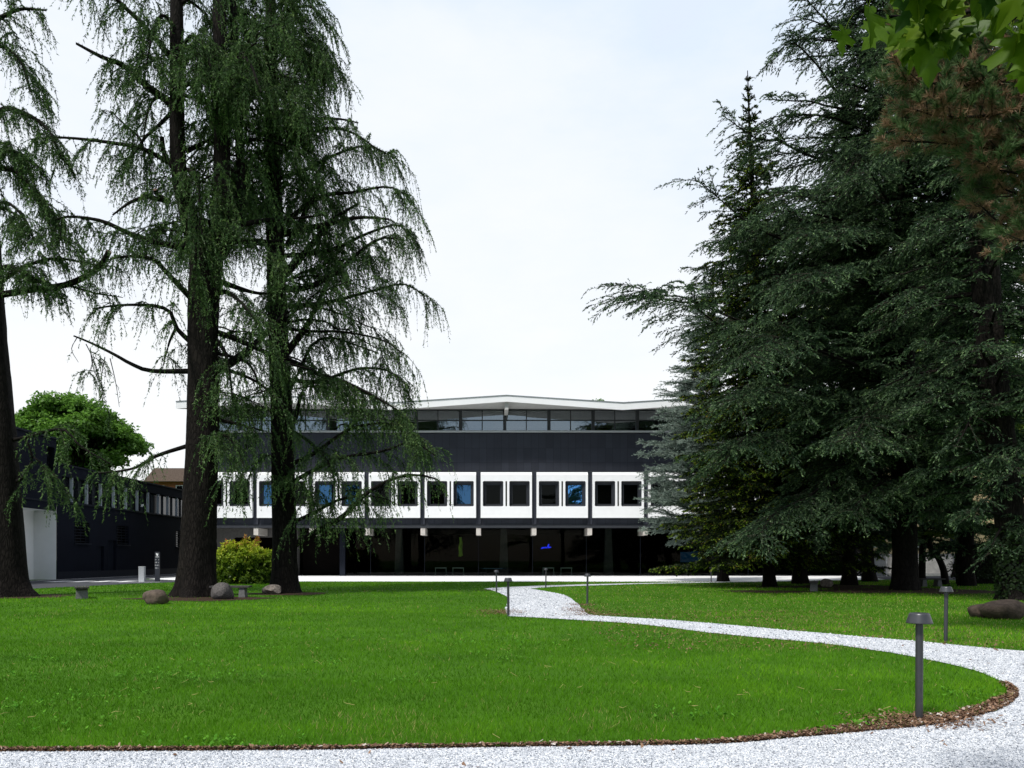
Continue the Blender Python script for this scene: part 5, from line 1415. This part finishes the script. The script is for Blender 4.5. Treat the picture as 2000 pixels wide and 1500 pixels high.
def build_dark_conifer(cx, by, Y, top_py, w0, seed, label, lean=0, r0=.42, trunk_to=None, zlow=2.4, fol='atlas'):
    rng = np.random.default_rng(seed); at_, ac = Acc(), Acc()
    base = W(cx, by, Y); base[2] = 0
    P, rr = trunk_mesh(at_, [W(cx, HY + F * EYE / Y + 6, Y), W(cx + lean * .3, 1000, Y), W(cx + lean * .7, 700, Y), W(cx + lean, top_py, Y)], [r0, r0 * .9, r0 * .6, .04], 18, .35, seed, 40)
    limbs, rad = [], []
    H = P[-1, 2]
    for z in np.arange(zlow, H - .5, .45):
        for q in range(5):
            az_ = rng.uniform(0, 360); L = w0 * np.interp((z - zlow) / (H - zlow), [0, .3, 1], [.9, 1, .1]) * rng.uniform(.6, 1)
            limbs.append(auto_limb(rng, P[np.argmin(np.abs(P[:, 2] - z))], az_, L, rng.uniform(-4, 18), rng.uniform(-36, -8), K=16, wob=.06)); rad.append(.02 + .007 * L)
    A_ = np.array(limbs); Vt, Fq = tubes(A_, np.array(rad), np.full(len(A_), .01), 5); at_.add(Vt, Fq, 0, smooth=True)
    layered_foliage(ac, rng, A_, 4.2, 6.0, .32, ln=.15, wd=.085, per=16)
    return finish_tree('cedar_tree', label, base, at_, ac, [M['bark2'], M['deadwood']], [M[fol], M['twig']], group='conifers on the east lawn')

def build_pine():
    rng = np.random.default_rng(808); Y = 12.6
    at_, ac = Acc(), Acc()
    base = np.array([10.9, 13.4, 0])
    P, rr = trunk_mesh(at_, [base, base + [0, 0, 4], base + [-.1, 0, 9], base + [0, 0, 15]], [.3, .26, .2, .05], 18, .4, 61, 40)
    hand = []
    for pts, Ya in [([(2230, 60), (2060, 110), (1930, 130), (1830, 140), (1735, 120)], 12.4), ([(2230, 200), (2080, 240), (1960, 250), (1850, 260), (1760, 235)], 12.9), ([(2230, 240), (2080, 270), (1960, 290), (1850, 280), (1760, 275)], 12.2),
        ([(2230, 330), (2100, 350), (2010, 340), (1940, 330), (1905, 310)], 12.0), ([(2230, 420), (2110, 430), (2020, 440), (1960, 440), (1915, 400)], 12.4), ([(2230, 130), (2100, 180), (1980, 200), (1900, 190), (1800, 190)], 12.8), ([(2230, 20), (2080, 60), (1960, 70), (1850, 60), (1780, 50)], 13.2), ([(2230, 460), (2120, 480), (2050, 470), (1990, 470)], 12.0), ([(2240, 260), (2120, 290), (2040, 280), (1990, 250)], 11.7), ([(2240, 120), (2120, 140), (2040, 150), (1980, 110)], 11.8), ([(2230, -60), (2080, -20), (1960, 0), (1850, 0)], 12.6), ([(2230, 380), (2120, 400), (2030, 390), (1960, 370)], 12.2), ([(2230, 300), (2110, 320), (2030, 310), (1940, 290)], 12.6), ([(2230, 220), (2090, 210), (1980, 220), (1860, 230), (1790, 215)], 12.0), ([(2230, 160), (2090, 150), (1980, 160), (1880, 165), (1760, 160)], 12.1), ([(2230, 440), (2130, 450), (2060, 455), (2010, 440)], 12.5)]:
        q = [base + [0, 0, EYE + (HY - pts[0][1]) * 13.4 / F]] + [W(x, y, Ya) for x, y in pts[1:]]
        hand.append(resample(q, 16))
    H = np.array(hand)
    ext = []
    for i in range(26):
        z = rng.uniform(5.0, 14); ext.append(auto_limb(rng, P[np.argmin(np.abs(P[:, 2] - z))], rng.uniform(-90, 120), rng.uniform(1.5, 3.2), rng.uniform(5, 30), rng.uniform(-20, 10), K=16))
    H = np.concatenate([H, np.array(ext)])
    Vt, Fq = tubes(H, np.full(len(H), .055), np.full(len(H), .012), 7); at_.add(Vt, Fq, 0, smooth=True)
    S, ts = children(H, rng, 17.0, .2, 1.0, 45, 16, L=.62, Lv=.4, taper=.35, up=.22, jit=.3, droop=-.12, K2=6)
    Vt, Fq = tubes(S, np.full(len(S), .011), np.full(len(S), .006), 4); ac.add(Vt, Fq, 1)
    D, td = children(S, rng, 5.0, .3, 1.0, 40, 14, L=.26, Lv=.4, taper=.2, up=.25, jit=.3, droop=-.1, K2=4)
    for Z, g_, b_ in ((S, .42, .28), (D, .42, .55)):
        # green brushes at the outer half, brown old needles further in
        O = Z[:, Z.shape[1] // 2:, :]; n = len(O)
        old = rng.random(n) < (.19 if Z is D else .13)
        tn = np.where(old, rng.uniform(0, .2, n), rng.uniform(.46, .72, n))
        V, Fc, A = tufts(O, rng, 560, .13, .0115, .85, .75, .08, tint=tn, tipt=.0); ac.add(V, Fc, 0, np.clip(A, 0, 1))
        I = Z[:, :Z.shape[1] // 2 + 1, :]; q = rng.random(len(I)) < .46; I = I[q]
        V, Fc, A = tufts(I, rng, 260, .12, .011, .4, 1.0, -.15, tint=rng.uniform(0, .22, len(I)), tipt=.0); ac.add(V, Fc, 0, np.clip(A, 0, .36))
    # pale candles at the tips
    n = len(D); q = rng.random(n) < .3; E = D[q]; tip = E[:, -1]; d = unit(E[:, -1] - E[:, -2]); d = unit(d * .6 + UP * .8)
    C = tip[:, None] + d[:, None] * np.linspace(0, .07, 3)[None, :, None]
    Vt, Fq = tubes(C, np.full(len(C), .008), np.full(len(C), .003), 4); ac.add(Vt, Fq, 0, np.full(len(Vt), 1.0))
    return finish_tree('pine_tree', 'pine with long needles, many withered brown, hanging into view from the east', base, at_, ac, [M['bark2'], M['deadwood']], [M['pine'], M['twig']])

def leaf_cloud(ac, rng, blobs, n, size, flat=.0, tint_top=.35, mat_=0):
    """leaves scattered over lobed clumps: blobs = (x,y,z,r)"""
    B = np.array(blobs); wts = B[:, 3] ** 2; k = rng.choice(len(B), n, p=wts / wts.sum())
    d = randunit(rng, n); d[:, 2] = np.where(d[:, 2] < -.3, -d[:, 2] * .5, d[:, 2]); rad = B[k, 3] * rng.random(n) ** .28 * (1 + .15 * np.sin(d[:, 0] * 9 + k) + .12 * np.sin(d[:, 2] * 11 + 2 * k))
    c = B[k, :3] + d * rad[:, None] * np.array([1, 1, .85])
    nrm = unit(d * .7 + UP * .5 + rng.normal(0, .7, (n, 3))); u = unit(np.cross(nrm, randunit(rng, n))); v = np.cross(nrm, u)
    s_ = (size * rng.uniform(.6, 1.3, n))[:, None]
    V = np.stack([c - u * s_ * .5, c + v * s_ * .3, c + u * s_ * .5, c - v * s_ * .3], 1).reshape(-1, 3)
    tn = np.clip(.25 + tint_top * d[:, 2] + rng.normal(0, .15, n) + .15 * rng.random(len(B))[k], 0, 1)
    ac.add(V, np.arange(4 * n).reshape(-1, 4), mat_, np.repeat(tn, 4))

def build_broadleaf(name, label, base, crown, R, n, size, seed, m, H0, nb=60, rt=.35, group=None, zs=.85):
    rng = np.random.default_rng(seed); at_, ac = Acc(), Acc()
    base = np.array([base[0], base[1], 0.0]); c = np.array(crown)
    top_ = c + [0, 0, R * .3]
    P, rr = trunk_mesh(at_, [base, base * .5 + np.array([c[0], c[1], H0]) * .5 + [.2, 0, 0], np.array([c[0], c[1], H0]), top_], [rt, rt * .85, rt * .7, .05], 14, .4, seed, 30)
    bl = []
    for i in range(nb):
        d = randunit(rng, 1)[0]; d[2] = abs(d[2]) if rng.random() < .65 else d[2] * .6
        p = c + d * R * rng.uniform(.45, .92) * np.array([1, 1, zs]); bl.append((*p, R * rng.uniform(.16, .32)))
        q = resample([P[rng.integers(15, 28)], (P[20] + p) / 2 + [0, 0, -.1 * R], p], 8)
        Vt, Fq = tubes(q[None], [rt * .3], [.02], 5); at_.add(Vt, Fq, 0, smooth=True)
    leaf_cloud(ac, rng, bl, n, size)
    return finish_tree(name, label, base, at_, ac, [M['bark2']], [M[m]], group=group)

build_forked(); build_straight(); build_edge()
build_big_cedar(); build_ivy_cedar(); build_spruce(); build_silver()
build_dark_conifer(1660, 1143, 43.5, 120, 4.6, 71, 'dark conifer behind the huge cedar, trunk beside the jagged rock', -12, .36)
build_dark_conifer(1562, 1141, 45.5, 420, 4.0, 72, 'shaded conifer with reddish trunk between spruce and jagged rock', -20, .40)
build_dark_conifer(1698, 1136, 50.0, 260, 4.2, 73, 'far dark conifer with a leaning trunk before the pale wall', -30, .40)
build_dark_conifer(1890, 1140, 42.0, -60, 4.2, 74, 'dark conifer behind the ivy clad trunk near the east edge', -15, .36)
build_dark_conifer(1800, 1134, 53.0, 420, 4.4, 75, 'farthest dark conifer right before the pale boundary wall', 10, .22)
build_pine()
# thin curved tree before the wall, with a light leafy skirt
rng = np.random.default_rng(91); at_, ac = Acc(), Acc(); Yc = 44.0
base = W(1846, 1142, Yc); base[2] = 0
P, rr = trunk_mesh(at_, [W(x, y, Yc) for x, y in [(1846, 1146), (1843, 1115), (1833, 1090), (1818, 1070), (1808, 1040), (1800, 1000), (1795, 940)]], [.19, .17, .16, .15, .13, .10, .05], 14, .3, 92, 30)
lm = [auto_limb(rng, P[rng.integers(14, 30)], a_, rng.uniform(1.6, 3.2), rng.uniform(0, 25), rng.uniform(-35, -10), K=10) for a_ in np.linspace(0, 360, 26)]
lm = np.array(lm); Vt, Fq = tubes(lm, np.full(len(lm), .04), np.full(len(lm), .01), 5); at_.add(Vt, Fq, 0, smooth=True)
S, ts = children(lm, rng, 3.4, .1, 1, 50, 12, L=.9, Lv=.3, taper=.5, up=.02, jit=.1, droop=.2, K2=5)
V, Fc, A = tufts(S, rng, 40, .13, .07, .6, .9, .0, tint=rng.random(len(S)) * .6, tipt=.4); ac.add(V, Fc, 0, A)
V, Fc, A = tufts(lm, rng, 30, .13, .07, .6, .9, .0); ac.add(V, Fc, 0, A)
finish_tree('young_tree', 'young tree with thin curved trunk and pale green layered leaves by the bench', base, at_, ac, [M['bark2']], [M['broadyellow']])
# hedge covered in ivy, before the boundary wall
rng = np.random.default_rng(93); ac = Acc(); Yh = 45.5
c0, c1 = W(1856, 1140, Yh), W(1968, 1140, Yh)
bl = [(rng.uniform(c0[0] + .4, c1[0]), Yh + rng.uniform(-.5, .5), rng.uniform(.3, 2.4), rng.uniform(.45, .8)) for _ in range(60)]
leaf_cloud(ac, rng, bl, 9000, .12)
at_ = Acc(); at_.box(c0[0] + .5, c1[0], Yh - .3, Yh + .3, 0, 2.2)
t = thing('ivy_hedge', 'dark ivy covered hedge before the boundary wall near the east edge', 'hedge', ((c0[0] + c1[0]) / 2, Yh, 0))
for acx, nm, m_ in ((at_, 'stem_core', M['bark2']), (ac, 'foliage', M['ivy'])):
    for v in acx.V: v -= np.array([(c0[0] + c1[0]) / 2, Yh, 0])
    acx.build(nm, m_, t)
# broadleaf trees
c = W(150, 862, 95)
build_broadleaf('broadleaf_tree', 'round bright green broadleaf tree rising behind the dark wing', (c[0], 95), (c[0], 95, c[2] - .8), 7.7, 80000, .46, 81, 'broad', 6.0, 90, .5, group='broadleaf trees behind the buildings')
c = W(45, 850, 100)
build_broadleaf('broadleaf_tree', 'smaller bright green broadleaf tree at the west edge behind the wing', (c[0] - 1, 100), (c[0] - 2, 100, c[2] - 1.5), 6.0, 26000, .42, 82, 'broad', 5.0, 60, .4, group='broadleaf trees behind the buildings')
for i, (x, y, Y, R, lab) in enumerate([(1760, 640, 66, 7.5, 'tall yellow green tree glimpsed through the cedars, nearest the building'), (1870, 760, 62, 6.5, 'yellow green tree glimpsed behind the ivy hedge'), (1985, 880, 58, 5.0, 'low yellow green tree at the east edge behind the ivy trunk')]):
    c = W(x, y, Y)
    build_broadleaf('broadleaf_tree', lab, (c[0], Y), c, R, 26000, .36, 83 + i, 'broadyellow', 5.0, 70, .35, group='broadleaf trees behind the buildings')
# tip of a tree far behind the roof
c = W(1175, 778, 120)
build_broadleaf('broadleaf_tree', 'tiny treetop peeping over the white roof', (c[0], 120), (c[0], 120, c[2] - 3.6), 4.4, 6000, .4, 95, 'broad', 12, 26, .3, group='broadleaf trees behind the buildings')
# glossy shrub
rng = np.random.default_rng(94); ac, at_ = Acc(), Acc(); Ys = 46.0
c = W(476, 1140, Ys); base = np.array([c[0], Ys, 0])
lm = []
for i in range(300):
    a_ = rng.uniform(0, 2 * np.pi); q = rng.uniform(.15, 1) ** .6; tip = base + [np.cos(a_) * 2.05 * q, np.sin(a_) * 1.5 * q, (2.75 * (1 - .42 * q * q) + rng.normal(0, .10)) * rng.uniform(.02, 1.0) ** (.5 if i % 2 else 1.3)]
    lm.append(resample([base + [np.cos(a_) * .6 * q, np.sin(a_) * .5 * q, 0], base * .35 + tip * .65 + [0, 0, .12], tip], 8))
lm = np.array(lm); Vt, Fq = tubes(lm, np.full(len(lm), .018), np.full(len(lm), .006), 4); at_.add(Vt, Fq)
S, ts = children(lm, rng, 9.0, .3, 1, 50, 18, L=.5, Lv=.4, taper=.3, up=.12, jit=.3, droop=.3, K2=5)
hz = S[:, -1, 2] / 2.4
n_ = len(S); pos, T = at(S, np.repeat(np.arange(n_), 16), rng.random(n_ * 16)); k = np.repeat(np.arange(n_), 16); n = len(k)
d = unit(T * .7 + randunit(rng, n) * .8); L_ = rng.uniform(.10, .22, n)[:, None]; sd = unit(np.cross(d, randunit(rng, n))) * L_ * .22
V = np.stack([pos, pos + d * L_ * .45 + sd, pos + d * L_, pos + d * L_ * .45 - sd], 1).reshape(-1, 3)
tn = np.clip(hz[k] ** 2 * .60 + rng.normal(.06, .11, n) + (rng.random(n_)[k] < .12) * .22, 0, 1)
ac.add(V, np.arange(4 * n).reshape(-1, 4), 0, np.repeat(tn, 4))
t = thing('garden_shrub', 'rounded yellow green shrub with reddish tips between the two cedar trunks', 'shrub', base)
for acx, nm, m_ in ((at_, 'stems', M['twig']), (ac, 'foliage', M['shrub'])):
    for v in acx.V: v -= base
    acx.build(nm, m_, t)

# foreground plane tree: big lobed leaves hanging into the top corner
def leaf_outline():
    half = [(0, 0), (.08, -.06), (.22, -.12), (.34, -.06), (.27, .05), (.17, .11), (.36, .16), (.60, .22), (.50, .31), (.54, .43), (.36, .39), (.18, .42), (.15, .52), (.28, .67), (.17, .69), (.10, .85), (0, 1.0)]
    return half
def build_plane():
    rng = np.random.default_rng(909); at_, ac = Acc(), Acc()
    base = np.array([6.6, .4, 0])
    trunk_mesh(at_, [base, base + [.05, 0, 2], base + [.0, .1, 4.5], base + [.1, .2, 8]], [.34, .30, .27, .18], 20, .4, 63, 40)
    main = resample([base + [0, 0, 3.9], [5.2, 1.2, 4.35], [3.8, 2.2, 4.35], [2.7, 2.7, 4.1], [1.9, 2.85, 3.86], [1.47, 2.9, 3.74]], 24)
    L2 = [main, resample([main[10], [3.2, 2.9, 4.0], [2.4, 3.1, 3.92], [1.72, 3.15, 3.82]], 24), resample([main[8], [3.6, 1.9, 3.95], [2.6, 2.3, 3.52], [1.66, 2.45, 3.38]], 24), resample([main[12], [2.7, 3.4, 4.2], [2.2, 3.5, 4.0], [1.75, 3.4, 3.9]], 24), resample([main[6], [4.0, 2.8, 4.2], [3.0, 3.6, 4.3]], 24)]
    L2 = np.array(L2); Vt, Fq = tubes(L2, [.07, .03, .03, .02, .03], [.006] * 5, 7); at_.add(Vt, Fq, 0, smooth=True)
    S, ts = children(L2, rng, 7.0, .25, 1, 50, 15, L=.35, Lv=.4, taper=.2, up=.0, jit=.25, droop=.15, K2=5)
    Vt, Fq = tubes(S, np.full(len(S), .006), np.full(len(S), .003), 4); at_.add(Vt, Fq)
    o_ = leaf_outline()
    pos, T = at(S, np.repeat(np.arange(len(S)), 7), rng.uniform(.15, 1, len(S) * 7)); n0 = len(pos)
    p2, T2 = at(L2, rng.integers(0, 5, 60), rng.uniform(.45, 1, 60)); pos = np.concatenate([pos, p2]); T = np.concatenate([T, T2])
    up_ = np.column_stack([rng.uniform(2.5, 6.5, 150), rng.uniform(2.0, 4.2, 150), rng.uniform(4.3, 5.6, 150)]); up_ = up_[(HY - (up_[:, 2] - .42 - EYE) * F / up_[:, 1] < -40) | (CX + up_[:, 0] * F / up_[:, 1] > 2080)]; pos = np.concatenate([pos, up_]); T = np.concatenate([T, randunit(rng, len(up_))])  # leaves above the view, added to shade the hanging ones
    U3 = np.array([resample([main[8], [(main[8][0] + q[0]) / 2, (main[8][1] + q[1]) / 2, 4.9], q], 6) for q in up_[::6]]); Vt, Fq = tubes(U3, np.full(len(U3), .02), np.full(len(U3), .004), 4); at_.add(Vt, Fq)
    for p, t_ in zip(pos, T):
        s_ = rng.uniform(.11, .19)
        d = unit(np.array([rng.normal(-.1, .35), rng.normal(-.05, .35), -1.0]))      # hanging down
        x = unit(np.cross(d, np.array([rng.normal(0, .5), -1.0 + rng.normal(0, .3), .2])))
        nn_ = np.cross(x, d)
        pet = rng.uniform(.04, .09)
        q = p + (d * .6 + t_ * .4) * pet
        Vt, Fq = tubes(np.array([[p, (p + q) / 2 + UP * .005, q]]), [.002], [.0015], 3); ac.add(Vt, Fq, 0, np.full(len(Vt), .9))
        fold, curl = rng.uniform(.05, .35), rng.uniform(-.25, .35)
        V = []
        mid = [(0, v) for _, v in o_]
        for sgn in (1, -1):
            for u, v in o_:
                du = u * (1 + rng.normal(0, .03))
                V.append(q + x * sgn * du * s_ + d * v * s_ + nn_ * s_ * (fold * abs(u) - curl * v * v - .12 * u * u + .03 * math.sin(9 * v + sgn)))
        m0 = len(o_)
        # central rib points
        ribs = [.0, .15, .3, .45, .6, .75]
        R0 = len(V)
        for v in ribs: V.append(q + d * v * s_ - nn_ * s_ * curl * v * v)
        near = [min(range(len(ribs)), key=lambda i: abs(ribs[i] - max(0, v * .75))) for _, v in o_]
        Fc = []
        for k_, off in ((0, 0), (1, m0)):
            for i in range(m0 - 1):
                a0, a1 = near[i], near[i + 1]
                tri = (R0 + a0, off + i, off + i + 1); Fc.append(tri if k_ == 0 else tri[::-1])
                if a0 != a1:
                    tri = (R0 + a0, off + i + 1, R0 + a1); Fc.append(tri if k_ == 0 else tri[::-1])
        ac.add(V, Fc, 0, np.full(len(V), np.clip(rng.normal(.5, .25), 0, 1)), smooth=True)
    return finish_tree('plane_tree', 'plane tree whose big lobed leaves hang into the top corner close by', base, at_, ac, [M['bark2']], [M['plane']])
build_plane()
print('tris', sum(len(o.data.polygons) for o in SC.objects if o.type == 'MESH'))
